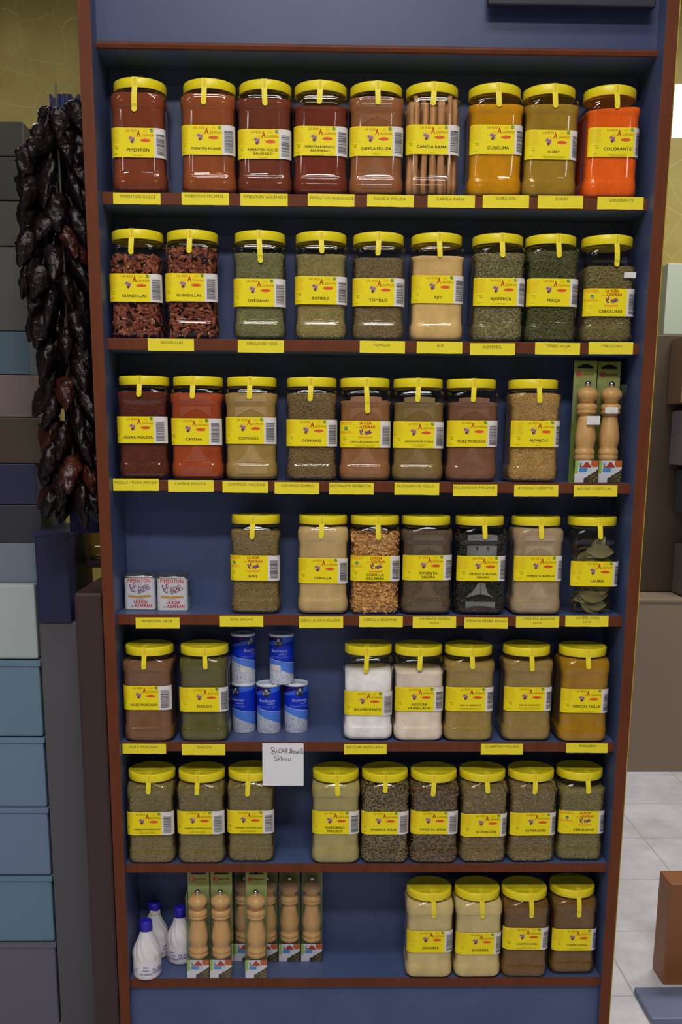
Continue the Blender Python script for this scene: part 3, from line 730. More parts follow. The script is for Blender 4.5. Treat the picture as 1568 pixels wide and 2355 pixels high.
PATCH_GAIN = {'cominos': 1.32, 'barbacoa': 1.25, 'pollo': 1.22, 'nuez': 1.2, 'pnegra': 1.3, 'pblanca': 1.2, 'cayena': 1.15, 'canela': 1.12}
def front_patches(kind, t):
    """lighter patches just inside the flat front of the jar"""
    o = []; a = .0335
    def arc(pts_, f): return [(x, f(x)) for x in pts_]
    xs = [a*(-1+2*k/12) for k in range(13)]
    if kind == 'pngrano':  # painted reflection: grey patches with dark gaps on the peppercorn jar front
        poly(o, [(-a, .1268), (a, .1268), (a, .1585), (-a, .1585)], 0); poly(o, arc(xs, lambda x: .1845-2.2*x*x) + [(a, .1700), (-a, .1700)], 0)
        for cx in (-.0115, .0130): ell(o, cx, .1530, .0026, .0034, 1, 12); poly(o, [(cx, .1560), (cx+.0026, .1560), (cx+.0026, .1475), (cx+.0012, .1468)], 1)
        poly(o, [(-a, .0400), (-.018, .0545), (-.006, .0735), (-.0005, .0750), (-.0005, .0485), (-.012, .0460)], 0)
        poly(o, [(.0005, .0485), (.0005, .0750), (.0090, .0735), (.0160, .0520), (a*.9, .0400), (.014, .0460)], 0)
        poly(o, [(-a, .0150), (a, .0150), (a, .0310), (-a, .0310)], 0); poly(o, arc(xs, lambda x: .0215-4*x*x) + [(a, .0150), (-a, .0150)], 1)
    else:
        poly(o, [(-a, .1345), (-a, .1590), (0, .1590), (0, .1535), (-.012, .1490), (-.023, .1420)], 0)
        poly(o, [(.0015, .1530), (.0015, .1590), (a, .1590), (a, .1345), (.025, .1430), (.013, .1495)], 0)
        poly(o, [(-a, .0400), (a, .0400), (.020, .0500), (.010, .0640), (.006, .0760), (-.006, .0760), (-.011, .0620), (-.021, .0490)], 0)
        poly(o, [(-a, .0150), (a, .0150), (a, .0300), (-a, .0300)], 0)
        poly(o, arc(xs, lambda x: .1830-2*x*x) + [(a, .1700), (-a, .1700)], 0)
    mb = MB()
    for v, f, mm in o:
        ctr = sum(p[1] for p in v)/len(v); y = -(SH-.0011) if (ctr < .034 or ctr > .168) else -(WA-.0018)
        mb.add([(x, y-.0001*mm, z_) for x, z_ in v], f, mm)
    key = 'patch_'+kind
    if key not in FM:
        c0 = C(112, 110, 112) if kind == 'pngrano' else scl(fmat(kind).node_tree.nodes and POWDERS.get(kind, (C(130, 108, 74), None))[0], PATCH_GAIN[kind])
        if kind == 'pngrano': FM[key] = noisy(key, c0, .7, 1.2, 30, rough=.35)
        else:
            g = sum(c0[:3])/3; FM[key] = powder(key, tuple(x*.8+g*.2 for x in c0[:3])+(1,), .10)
    mb.build('pale_patches' if kind != 'pngrano' else 'painted_reflection', [FM[key], plain('patch_gap', C(40, 30, 24), .8)], t)

ORD = ['', 'top', 'second', 'third', 'fourth', 'fifth', 'sixth', 'bottom']
def make_jar(n, x, dy, zl, sb, sdx, sze, fz, kind, txt, desc, loc=None, label=None):
    rnd = random.Random(int(abs(x)*10000)+n)
    z = SHELF_Z[n]; y = rec(z)+dy+SH
    parts = txt.replace('*', '').split('|'); nm = parts[0] + (' ' + parts[1] if len(parts) > 1 and parts[1] in BIG else '')
    d, _, where = desc.partition('|')
    lab = label or ('yellow-lidded square jar of ' + d + ', labelled ' + nm + where)
    t = thing('spice_jar', lab, 'jar', loc or (x, y, z), radians(rnd.uniform(-.9, .9)), 'spice jars on the %s shelf' % ORD[n] if not loc else None)
    put('jar_body', ME_BODY, t); put('lid', ME_LID, t)
    if fz > 0:
        f = put('filling', filling(kind, fz, rnd), t); f['kind'] = 'stuff'
        if kind in PATCH_GAIN or kind == 'pngrano': front_patches(kind, t)
    put('label', label_mesh(txt, zl, sb, rnd), t)
    if sdx < 1: put('seal_strip', seal_mesh(sdx, sze), t)
    return t
jar_at = {}
for j in JARS: jar_at[j[8]] = make_jar(*j)

# price sticker on the chives jar of the second shelf
mb = MB(); mb.box(.026, .052, -.0572, -.0568, .134, .146); mb.build('price_sticker', M_white, jar_at['cebollino'], bevel=.0001)

# cinnamon sticks standing in their jar
jc = jar_at['canelarama']; rnd = random.Random(4)
M_cin = noisy('cinnamon_bark', C(176, 122, 78), .72, 1.22, 26, rough=.75, bmp=.0006, stretch=(6, 6, .6))
def stick_mesh(L, R):
    mb = MB(); rings = []
    N = 22
    for k in range(9):
        z = L*k/8; wob = .0005*sin(k*1.7)
        ring = []
        for i in range(N+1):  # two scrolls curling inwards
            u = i/N; a = -pi*.15 + u*2.3*pi; r_ = R*(1-.30*u)
            ring.append((r_*cos(a)+wob, r_*sin(a), z))
        ring += [(p[0]*.84, p[1]*.84, p[2]) for p in reversed(ring)]
        rings.append(ring)
    mb.loft(rings); return mb.mesh('cinnamon_stick', [M_cin])
STM = [stick_mesh(L, R) for L, R in ((.186, .0062), (.180, .0080), (.190, .0055), (.176, .0070), (.183, .0088))]
spots = []
for ringi, (h, cnt) in enumerate(((.0462, 20), (.0290, 10), (.012, 4))):
    for k in range(cnt):
        q = 8*h; s = q*(k+.5)/cnt - h
        x_, y_, _, _ = perim(s, 0, h, .012 if h > .02 else .004); spots.append((x_, y_))
for k, (x_, y_) in enumerate(spots):
    o = put('cinnamon_stick', STM[(k*3) % 5], None, (jc.location.x+x_, jc.location.y+y_, jc.location.z+.0045+(.001*(k % 3))))
    o.rotation_euler = (rnd.uniform(-.02, .02), rnd.uniform(-.025, .025), rnd.uniform(0, 6.28))
    tag(o, 'rolled cinnamon stick standing in the CANELA RAMA jar on the top shelf', 'cinnamon stick', 'cinnamon sticks in their jar')

# bay leaves in their jar
jl = jar_at['laurel']; rnd = random.Random(11)
M_bay = noisy('bay_leaf', C(106, 96, 54), .8, 1.15, 30, rough=.55)
M_bay2 = noisy('bay_leaf_brown', C(92, 66, 44), .8, 1.15, 30, rough=.55)
def leaf_mesh(L, W_l, mat, cup):
    mb = MB(); n = 10; vs = []
    for i in range(n+1):
        t = i/n; wv = W_l*sin(pi*min(1, t*1.02))**.8*(1+.06*sin(t*23)); zz = cup*4*t*(1-t)
        for k in (-1, -.5, 0, .5, 1): vs.append((L*(t-.5), wv/2*k, zz + abs(k)*cup*.4))
    f = [(5*i+k, 5*i+5+k, 5*i+6+k, 5*i+1+k) for i in range(n) for k in range(4)]
    mb.add(vs, f, 0, True); me = mb.mesh('bay_leaf', [mat]); return me
LM = [leaf_mesh(.066, .032, M_bay, .005), leaf_mesh(.058, .028, M_bay, .006), leaf_mesh(.060, .030, M_bay2, .004), leaf_mesh(.050, .026, M_bay, .006)]
for k in range(44):
    lvl = k % 11; z_ = .012 + lvl*.0148
    if k < 30:
        a = rnd.choice((0, 0, 0, 0, 1, 3, 2)); off = rnd.uniform(-.016, .016); dpt = .0405 - rnd.uniform(0, .010)
        px_, py_ = [(off, -dpt), (dpt, off), (off, dpt), (-dpt, off)][a]; rz = [0, pi/2, 0, pi/2][a]
        rx = pi/2 + rnd.uniform(-.16, .16)
    else:
        px_, py_ = rnd.uniform(-.018, .018), rnd.uniform(-.02, .02); rz = rnd.uniform(0, 6); rx = rnd.uniform(-.7, .7)
    z_ = min(max(z_, .022), .168)
    o = put('bay_leaf', LM[rnd.randrange(4)], None, (jl.location.x+px_, jl.location.y+py_, jl.location.z+z_))
    spin = rnd.uniform(-1.1, 1.1)
    o.rotation_euler = (Matrix.Rotation(rz, 3, 'Z') @ Matrix.Rotation(rx, 3, 'X') @ Matrix.Rotation(spin, 3, 'Z')).to_euler()
    tag(o, 'dried bay leaf in the LAUREL jar at the right end of the fourth shelf', 'bay leaf', 'bay leaves in their jar')

# ------------------------------------------------------------------ yellow shelf tags
for n, x, wd, zt, zb, txt in TAGS:
    z = SHELF_Z[n]; y = rec(z); H = zt-zb; rnd = random.Random(txt)
    o = []
    lines = txt.split('|')
    text(o, lines[0], rnd.uniform(-.003, .003), H-.0105+(.0028 if len(lines) > 1 else rnd.uniform(-.001, .001)), .0056, 1, 'C', 0, sx=1.0, fit=wd*.93)
    if len(lines) > 1: text(o, lines[1], 0, H-.0165, .0044 if '€' in txt else .0036, 1, 'C', 0)
    mb = MB(); n_ = 8; vs = []
    for i in range(n_+1):
        xx = -wd/2+wd*i/n_; lift = .0022*max(0, abs(xx)/(wd/2)-.7)**1.5*rnd.choice((0, 1, 1.5)); cr = rnd.uniform(-.0003, .0003)
        vs += [(xx, -.0006-lift-.0008, 0+cr), (xx, -.0006, H*.6), (xx, -.0006, H)]
    mb.add(vs, [(3*i+k, 3*i+3+k, 3*i+4+k, 3*i+1+k) for i in range(n_) for k in (0, 1)], 0, True)
    for v, f, mm in o: mb.add([(a, -.00105-.0008*max(0, 1-b_/(H*.6)), b_) for a, b_ in v], f, 1)
    ob = mb.build('shelf_tag', [M_tagy, M_tagtxt], None, (x, y, z+zb))
    ob.rotation_euler = (0, radians(rnd.uniform(-.5, .5)), 0)
    extra = {'NUEZ MOSCADA': '', 'GUINDILLAS': ''}.get(txt, '')
    tag(ob, 'yellow paper tag reading %s on the %s shelf edge' % (txt.replace('|', ' '), ORD[n]), 'tag', 'yellow tags on the %s shelf edge' % ORD[n])

# handwritten note
o = []
K = .096/1350; X0, Y0 = 795, 1540
ST = [[(400,290),(420,265),(480,255),(520,290),(500,350),(440,385)], [(425,300),(440,380),(450,470)], [(440,385),(520,380),(545,430),(520,480),(470,490),(440,470),(420,410)],
 [(590,345),(592,400),(605,440)], [(580,270),(592,274)], [(735,310),(690,305),(655,350),(645,400),(670,435),(715,425)], [(740,430),(760,370),(785,305),(805,370),(830,465)], [(755,385),(850,385)],
 [(880,320),(880,390),(870,450)], [(865,310),(910,290),(945,320),(930,360),(880,390)], [(890,390),(920,430),(945,460)], [(1035,310),(1030,440)], [(1035,305),(1065,290),(1080,330),(1045,365),(1080,390),(1075,430),(1030,445),(990,425)],
 [(1130,350),(1105,380),(1105,440),(1130,465),(1150,430),(1145,375),(1130,350)], [(1180,460),(1190,370),(1215,430),(1245,460),(1250,370)], [(1265,470),(1300,370),(1330,460)], [(1275,425),(1320,425)],
 [(1365,325),(1400,305),(1440,325)], [(1395,345),(1385,460)], [(1466,400),(1440,400),(1425,440),(1440,465),(1464,460)],
 [(650,575),(640,535),(590,530),(520,565),(490,600),(560,630),(620,660),(600,700),(560,710),(510,695)], [(665,630),(645,655),(660,685),(690,665),(688,635),(665,630)],
 [(735,575),(745,690)], [(720,580),(775,620),(795,665),(760,690),(735,690)], [(830,630),(835,690)], [(826,590),(838,594)], [(920,625),(885,650),(890,690),(925,690)], [(975,640),(965,680),(1000,710),(1045,690),(1055,650),(1030,630)]]
mb = MB()
r5 = rec(SHELF_Z[5]); nz0, nz1 = -.6770, -.5742
vs = []
for i in range(9):
    zz = nz0+(nz1-nz0)*i/8; yy = -.0012 - .004*max(0, (SHELF_Z[5]-.03-zz)/.1)
    for xx in (-.0480, .0480): vs.append((xx, yy, zz-nz0))
mb.add(vs, [(2*i, 2*i+1, 2*i+3, 2*i+2) for i in range(8)], 0, True)
for s_ in ST: stroke(o, [((a-X0)*K, (Y0-b_)*K) for a, b_ in s_], .0011, 1)
for v, f, mm in o: mb.add([(a, -.0016-.004*max(0, (SHELF_Z[5]-.03-nz0-b_)/.1), b_+.001) for a, b_ in v], f, 1)
ob = mb.build('paper_note', [M_paper, M_ink], None, (-.2009, r5, nz0))
tag(ob, 'white handwritten note reading BICARBONATO SODICO hanging from the fifth shelf edge', 'note')

# ------------------------------------------------------------------ paprika tins
M_steel = plain('tin_steel', (.55, .54, .50, 1), .28, 1)
M_tinw = plain('tin_white', alb(176, 176, 184), .35)
M_tinblue = plain('tin_side_blue', alb(90, 130, 170), .4)
TW, TH = .0355, .0795
def tin():
    t = thing('paprika_tin', 'left of the two white PIMENTON tins with crocus picture', 'tin', (-.5331, .087+TW, SHELF_Z[4]), 0, 'paprika tins on the fourth shelf')
    mb = MB()
    mb.loft([rsq(TW-.001, .008, .0005), rsq(TW-.0003, .0085, .0012), rsq(TW-.0003, .0085, .002), rsq(TW-.0006, .0085, .003), rsq(TW-.0006, .0085, TH-.005)], cap1=False)
    mb.build('tin_body', M_tinw, t)
    mb = MB()
    mb.loft([rsq(TW-.0006, .0085, TH-.005), rsq(TW+.0002, .009, TH-.004), rsq(TW+.0002, .009, TH-.001), rsq(TW-.0008, .008, TH), rsq(TW-.0018, .007, TH-.0002), rsq(TW-.0024, .007, TH-.0026), rsq(TW-.008, .020, TH-.0030), rsq(.0265, .0262, TH-.0030)], cap0=False, cap1=False)
    mb.lathe([(TH-.0030, .0265), (TH-.0008, .0258), (TH-.0004, .0250), (TH-.0008, .0240), (TH-.0028, .0232), (TH-.0030, .001)], 40)
    mb.build('tin_top', M_steel, t)
    o = []
    e0 = .0295
    for a, b_, c_, d_ in ((-e0, e0, .0035, .0039), (-e0, e0, .0756, .0760), (-e0, -e0+.0004, .0035, .0760), (e0-.0004, e0, .0035, .0760)): rect(o, a, b_, c_, d_, 3)
    text(o, 'PIMENTON', 0, .0645, .0088, 0, 'C', .02, sx=.82, fit=.052)
    crocus_row(o, 0, .0440, .052, 1, 2, 4, 5)
    for a_, b_ in ((-.018, .0560), (-.0125, .0590), (.0005, .0520), (.0140, .0570), (.0185, .0535)): ell(o, a_, b_, .0010, .0018, 0, 8, .4)
    rect(o, -.0095, .0095, .0258, .0268, 6)
    text(o, 'LA ROSA', .0025, .0160, .0076, 0, 'C', .03, sx=.66)
    text(o, 'AZAFRAN', .0075, .0072, .0072, 0, 'C', .03, sx=.80)
    text(o, 'del', -.0175, .0076, .0038, 2, 'C', 0, .45)
    # side face
    rect(o, TW*2-.018, TW*2+.016, .0600, .0655, 2); poly(o, [(TW*2-.018, .030), (TW*2+.016, .030), (TW*2+.012, .058), (TW*2, .062), (TW*2-.014, .056)], 7)
    for k in range(5): rect(o, TW*2-.018, TW*2+.014-.003*(k % 2), .008+k*.0035, .0095+k*.0035, 6)
    mb = MB()
    for v, f, mm in o:
        vv = []
        for a, b_ in v:
            x, y, _, _ = perim(a, .0002+(.0001 if mm in (1,) else 0), TW-.0004, .0085); vv.append((x, y, b_))
        mb.add(vv, f, mm)
    mb.build('print', [M_red2, plain('tin_lilac', alb(186, 168, 184), .5), plain('tin_plum', alb(104, 68, 92), .5), plain('tin_yellow_line', alb(170, 160, 100), .5), plain('tin_ochre', alb(178, 128, 32), .5),
                        plain('tin_green_line', alb(96, 104, 88), .5), M_tinblue, plain('tin_dark', alb(70, 66, 60), .5)], t)
    return t
M_red2 = plain('tin_red', alb(176, 38, 34), .5)
t1 = tin()
t2 = copy_tree(t1); t2.location = (-.4572, .0765+TW, SHELF_Z[4]); t2['label'] = 'right of the two white PIMENTON tins with crocus picture'
t1.rotation_euler.z = radians(-.5); t2.rotation_euler.z = radians(1.2)

# ------------------------------------------------------------------ bicarbonate canisters
CR, CH = .0287, .1200
def math_n(nt, op, a, b_=None):
    n = nt.nodes.new('ShaderNodeMath'); n.operation = op
    for i, v in enumerate((a, b_)):
        if v is None: continue
        if hasattr(v, 'is_linked'): nt.links.new(v, n.inputs[i])
        else: n.inputs[i].default_value = v
    return n.outputs[0]
m, nt, b = base_mat('canister_print'); M_can = m
tc = nt.nodes.new('ShaderNodeTexCoord'); sp = nt.nodes.new('ShaderNodeSeparateXYZ'); nt.links.new(tc.outputs['Object'], sp.inputs[0])
th = math_n(nt, 'ARCTAN2', sp.outputs[0], math_n(nt, 'MULTIPLY', sp.outputs[1], -1)); zc = sp.outputs[2]
def above(z0, k): return math_n(nt, 'GREATER_THAN', zc, math_n(nt, 'ADD', math_n(nt, 'MULTIPLY', th, k), z0))
vz = tex_noise(nt, 230, 3, rough=.7)
c = ramp(nt, vz, [(.34, alb(128, 138, 172)), (.46, alb(172, 180, 200)), (.58, alb(194, 194, 204))])
c = mix_rgb(nt, above(.0405, -.0110), c, alb(76, 120, 212))
c = mix_rgb(nt, above(.0585, -.0050), c, alb(190, 200, 230))
c = mix_rgb(nt, above(.0593, -.0050), c, alb(6, 40, 176))
c = mix_rgb(nt, above(.0965, .0050), c, alb(48, 88, 196))
c = mix_rgb(nt, above(.1065, .0085), c, alb(30, 10, 90))
nt.links.new(c, b.inputs['Base Color']); b.inputs['Roughness'].default_value = .5; b.inputs['Specular IOR Level'].default_value = .25
M_canw = plain('canister_white_plastic', alb(190, 198, 206), .35)
M_logo = plain('canister_logo_black', alb(24, 26, 38), .5)
M_cant = plain('canister_text', alb(176, 184, 216), .5)
M_stick = plain('sticker_white', alb(196, 192, 190), .6)
M_stxt = plain('sticker_text', alb(150, 146, 148), .6)
def canister(loc, rot, label, sticker=None):
    t = thing('bicarbonate_canister', label, 'canister', loc, rot, 'blue bicarbonate canisters on the fifth shelf')
    put('canister_body', ME_CAN, t); put('cap', ME_CAP, t); put('print', ME_CPR, t)
    if sticker:
        s0, z0, tl = sticker
        mb = MB()
        def P(u, v, off): a = (u+s0)/(CR+off); return ((CR+off)*sin(a), -(CR+off)*cos(a), z0+v+tl*u)
        n = 8; vs = []
        for i in range(n+1):
            u = -.013+.026*i/n; e = .0012 if i in (0, n) else 0; vs += [P(u, -.0062+e*2, .0006), P(u, .0062-e*2, .0006)]
        mb.add(vs, [(2*i, 2*i+2, 2*i+3, 2*i+1) for i in range(n)], 0)
        o = []; text(o, '1,10', .004, -.002, .0042, 1, 'C', 0)
        for v, f, mm in o: mb.add([P(a, b_, .0009) for a, b_ in v], f, 1)
        mb.build('price_sticker', [M_stick, M_stxt], t)
    return t
mb = MB(); mb.lathe([(0, CR-.003), (0, CR-.0006), (.0012, CR), (CH-.006, CR)], 48, cap1=False); ME_CAN = mb.mesh('canister_body', [M_can])
mb = MB(); mb.lathe([(CH-.0062, CR-.0005), (CH-.006, CR+.0006), (CH-.0008, CR+.0006), (CH, CR), (CH-.0002, CR-.0016), (CH-.0035, CR-.0026), (CH-.0038, .013), (CH-.0022, .0115), (CH-.0022, .004), (CH-.0034, .003), (CH-.0034, .0005)], 48, cap0=False)
ME_CAP = mb.mesh('cap', [M_canw])
o = []; sl = .26*CR
hx = [(0, .0128), (.0092, .0080), (.0100, .0062), (.0100, -.0042), (.0085, -.0075), (0, -.0118), (-.0085, -.0075), (-.0100, -.0042), (-.0100, .0062), (-.0092, .0080)]
poly(o, [(sl+a, .1010+b_) for a, b_ in hx], 0)
text(o, 'S', sl-.0064, .0960, .0078, 1, 'C', .02, sx=.8); text(o, 'HIP', sl+.0022, .0966, .0060, 1, 'C', .01, sx=.92)
for dx in (-.0022, 0, .0020): ell(o, sl+dx, .1080, .0008, .0022, 1, 8)
poly(o, [(sl-.0036, .1052), (sl+.0044, .1062), (sl+.0026, .1036), (sl-.0026, .1036)], 1)
text(o, 'Bicarbonato', sl+.0016, .0780, .0072, 1, 'C', .005, .18, sx=.92, fit=.040)
text(o, 'sódico', sl+.0100, .0716, .0050, 2, 'C', 0, .45, sx=.9)
text(o, 'Excelente · Ayuda en · Neutraliza la', sl, .0665, .0020, 2, 'C', 0, sx=1.05); text(o, 'digestión      la cocina      acidez', sl+.001, .0638, .0018, 2, 'C', 0, sx=1.05)
mb = MB()
for v, f, mm in o:
    r_ = CR+.0003+(.0003 if mm else 0)
    if len(f) == 1 and len(v) < 14 and mm == 0:   # hexagon: fan so that it follows the curve
        cxx = sum(p[0] for p in v)/len(v); cyy = .1010; v = v+[(cxx, cyy)]; k = len(v)-1; f = [(i, (i+1) % k, k) for i in range(k)]; r_ += .0001
    mb.add([(r_*sin(a/CR), -r_*cos(a/CR), b_) for a, b_ in v], f, mm)
ME_CPR = mb.mesh('print', [M_logo, M_cant, plain('canister_text_dim', alb(140, 160, 215), .5)])
z5 = SHELF_Z[5]
canister((-.2985, .0943+CR, z5), radians(-52), 'blue canister standing on the shelf beside the dill jar, a second stacked on it')
canister((-.2381, .0872+CR, z5), radians(-24), 'blue canister standing in the middle of the bottom three')
canister((-.1723, .0940+CR, z5), radians(4), 'blue canister standing rightmost of the bottom three')
canister((-.2985, .0950+CR, z5+CH), radians(30), 'upper blue canister nearest the dill jar, with a price sticker', (-.0070, .0345, -.08))
canister((-.2067, .0905+CR, z5+CH), radians(-28), 'upper blue canister bridging two others, with a price sticker', (.0000, .0420, -.10))

# ------------------------------------------------------------------ salt bottles
M_salt = plain('salt_white_plastic', alb(196, 192, 196), .28)
M_cap = plain('salt_blue_cap', alb(34, 26, 150), .4)
M_stx = plain('salt_blue_print', alb(72, 66, 150), .5)
def flute(z, r, a):
    k = max(0, min(1, (z-.046)/.012))*max(0, min(1, (.121-z)/.010)); return r*(1+.085*k*abs(sin(6*(a+(z-.046)*14)))-.06*k)
mb = MB(); prof = [(0, .026), (.0006, .0300), (.003, .0335), (.009, .0348), (.030, .0350), (.044, .0345), (.047, .0341), (.052, .0345), (.060, .0343)]
for k in range(1, 13):
    t = k/12; prof.append((.060+.056*t, .0343+(.0150-.0343)*(t*t*(3-2*t)*.75+t*.25)))
prof += [(.122, .0142)]
mb.lathe(prof, 72, rfun=flute); ME_SB = mb.mesh('bottle_body', [M_salt])
mb = MB(); mb.lathe([(.119, .0150), (.1195, .0158), (.141, .0153), (.1435, .0140), (.144, .011), (.1436, .001)], 40, rfun=lambda z, r, a: r*(1+.008*(int(a*40/pi) % 2)) if z < .142 else r); ME_SC = mb.mesh('cap', [M_cap])
o = []
text(o, 'SAL', 0, .0335, .0046, 0, 'C', .03, sx=1.1); text(o, 'FINA', 0, .0245, .0046, 0, 'C', .01, sx=1.15); text(o, 'DE MESA', 0, .0150, .0046, 0, 'C', .02, sx=1.1)
text(o, 'LA ROSA', .032, .0260, .0056, 0, 'C', .04, sx=.9); text(o, 'AZAFRAN', .034, .0185, .0056, 0, 'C', .04, sx=.9); text(o, 'del', .0175, .0188, .0030, 0, 'C')
text(o, 'PESO NETO', -.030, .0270, .0030, 0, 'C'); text(o, '250 g', -.030, .0215, .0030, 0, 'C')
mb = MB()
for v, f, mm in o: mb.add([(.0355*sin(a/.035), -.0355*cos(a/.035), b_) for a, b_ in v], f, 0)
ME_SP = mb.mesh('print', [M_stx])
z7 = SHELF_Z[7]
def salt(loc, rot, label):
    t = thing('salt_bottle', label, 'bottle', loc, rot, 'salt bottles on the bottom shelf')
    put('bottle_body', ME_SB, t); put('cap', ME_SC, t); put('print', ME_SP, t); return t
salt((-.5360, -.0010+.035, z7), radians(4), 'white fluted salt bottle with blue cap standing in front of the other two')
sb_ = salt((-.5315, .0960+.035, z7), radians(55), 'rear white salt bottle with a torn price sticker under its blue cap')
salt((-.4635, .0718+.035, z7), radians(-28), 'white fluted salt bottle with blue cap beside the boxed pepper mills')
mb = MB(); vs = []
for i in range(7):
    a = -.9+1.75*i/6-radians(55)+.35; vs += [(.0170*sin(a), -.0170*cos(a), .1170+.002*sin(i*2.1)), (.0172*sin(a), -.0172*cos(a), .1275+.0015*sin(i*1.3))]
mb.add(vs, [(2*i, 2*i+2, 2*i+3, 2*i+1) for i in range(6)], 0, True); mb.build('price_sticker', M_stick, sb_)

# ------------------------------------------------------------------ boxed pepper mills
M_wood = noisy('turned_beech', alb(182, 140, 86), .88, 1.08, 30, rough=.4, stretch=(5, 5, .5))
M_knob = plain('mill_knob_steel', (.6, .6, .58, 1), .18, 1)
m, nt, b = base_mat('mill_card_green'); M_card = m
tc = nt.nodes.new('ShaderNodeTexCoord'); sp = nt.nodes.new('ShaderNodeSeparateXYZ'); nt.links.new(tc.outputs['Object'], sp.inputs[0])
mr = nt.nodes.new('ShaderNodeMapRange'); mr.inputs[1].default_value = 0; mr.inputs[2].default_value = .26; nt.links.new(sp.outputs[2], mr.inputs[0])
nt.links.new(ramp(nt, mr.outputs[0], [(0, alb(112, 128, 44)), (.45, alb(96, 118, 38)), (.8, alb(140, 150, 96)), (.9, alb(132, 140, 70)), (1, alb(116, 122, 34))]), b.inputs['Base Color'])
b.inputs['Roughness'].default_value = .5
BXW, BXD, BXH, CDH = .0268, .050, .2130, .2650
def mill_meshes():
    mb = MB()   # backing card with euro hole
    hole = []
    for k in range(20):
        a = 2*pi*k/20; hole.append((.0175*cos(a)*(1 if abs(cos(a)) > .5 else 1), .2530+.0032*sin(a)*(1+.9*max(0, sin(a))*(1-abs(cos(a))))))
    outer = []
    for hx_, hz in hole:
        dx, dz = hx_, hz-.2530; k = min((BXW-.001)/max(1e-6, abs(dx)), (CDH-.2530)/max(1e-6, dz) if dz > 0 else (.2530-.0)/max(1e-6, -dz)); outer.append((dx*k, .2530+dz*k))
    # explicit panels around the hole
    e = BXW-.0008
    mb.box(-e, e, BXD-.0006, BXD, 0, .2490); mb.box(-e, -.0178, BXD-.0006, BXD, .2490, CDH); mb.box(.0178, e, BXD-.0006, BXD, .2490, CDH)
    top = [(-.0178, .2530), (-.012, .2555), (-.006, .2583), (0, .2590), (.006, .2583), (.012, .2555), (.0178, .2530)]
    for (xa, za), (xb, zb_) in zip(top[:-1], top[1:]):
        y0, y1 = BXD-.0006, BXD; mb.add([(xa, y0, za), (xb, y0, zb_), (xb, y0, CDH), (xa, y0, CDH)], [(0, 1, 2, 3)])
    card = mb.mesh('backing_card', [M_card])
    o = []
    ell(o, -.0145, .2375, .0072, .0066, 0, 20); text(o, 'M', -.0145, .2342, .0068, 1, 'C', .05, sx=.9)
    text(o, 'ENASTER', -.0062, .2348, .0042, 0, 'L', .03, sx=.95, fit=.030)
    mb = MB()
    for v, f, mm in o: mb.add([(a, BXD-.0008-(.0002 if mm else 0), b_) for a, b_ in v], f, mm)
    logo = mb.mesh('logo_print', [plain('mill_logo_red', alb(176, 62, 36), .5), plain('mill_logo_pale', alb(216, 206, 196), .5)])
    mb = MB(); X = BXW
    mb.add([(-X, 0, 0), (X, 0, 0), (X, BXD-.001, 0), (-X, BXD-.001, 0), (-X, 0, BXH), (X, 0, BXH), (X, BXD-.001, BXH), (-X, BXD-.001, BXH)],
           [(0, 3, 2, 1), (4, 5, 6, 7), (0, 1, 5, 4), (1, 2, 6, 5), (3, 0, 4, 7)])
    clearb = mb.mesh('clear_box', [M_box_clear])
    mb = MB()
    e = X-.0005
    mb.add([(-e, .0006, .0006), (e, .0006, .0006), (e, .0006, .0485), (-e, .0006, .0485)], [(0, 1, 2, 3)], 0)
    o = []
    rect(o, -e, -e+.0070, .020, .0485, 1)
    rect(o, -.0170, .0030, .0235, .0325, 2)
    poly(o, [(-.0165, .0335), (-.0080, .0370), (-.0035, .0440), (.0010, .0460), (.0050, .0420), (.0095, .0365), (.0110, .0335)], 3)
    poly(o, [(.0105, .0485), (e, .0485), (e, .0350), (.0135, .0345), (.0095, .0400)], 4)
    rnd = random.Random(3)
    pts = [(-.0055, .0006)]
    for k in range(9): pts.append((-.0050+k*.0036+rnd.uniform(-.0006, .0006), .0090+k*.0024+rnd.uniform(-.0016, .0018)))
    pts += [(e, .0300), (e, .0006)]
    poly(o, pts, 5)
    ell(o, .0065, .0275, .0058, .0056, 6, 18)
    for k in range(34): 
        a, b_ = rnd.uniform(.004, .0255), rnd.uniform(.002, .020); ell(o, a, b_*(.5+a*22), .0008, .0007, 7 if k % 3 else 8, 6)
    for k in range(5): stroke(o, [(-.014, .034), (-.019+k*.0024, .0465-abs(k-2)*.002)], .0006, 5)
    for v, f, mm in o: mb.add([(a, .0004-.00012*(mm in (6, 7, 8)), b_) for a, b_ in v], f, mm)
    ins = mb.mesh('printed_insert', [plain('insert_white', alb(186, 184, 196), .5), plain('insert_green', alb(128, 160, 70), .5), plain('insert_blue', alb(58, 120, 176), .5), plain('insert_red', alb(150, 44, 24), .5),
          plain('insert_orange', alb(164, 76, 22), .5), plain('insert_pepper', alb(50, 44, 28), .5), plain('insert_ring', alb(172, 178, 188), .5), plain('insert_yellow', alb(180, 140, 40), .5), plain('insert_pale', alb(186, 176, 130), .5)])
    mb = MB(); R = .0232
    pr = [(.049, R*.93), (.0505, R*.98), (.057, R), (.0590, R*.97), (.0602, R*.93), (.0612, R*.97), (.066, R*1.0), (.071, R*.95), (.0730, R*.86), (.0745, R*.86)]
    for k in range(15):
        t = k/14; pr.append((.0760+.068*t, R*(.84+.18*sin(pi/2*t/.35)) if t < .35 else R*(1.02-.32*((t-.35)/.65)**1.15)))
    pr += [(.1455, R*.62), (.148, R*.72), (.1505, R*.90), (.1535, R*.97), (.1560, R*.94), (.1572, R*.90), (.1584, R*.94), (.163, R*1.0), (.1690, R*.96), (.1715, R*.82), (.1722, R*.76)]
    mb.lathe(pr, 40); body = mb.mesh('mill_body', [M_wood])
    mb = MB(); pr = [(.1722, R*.70)]
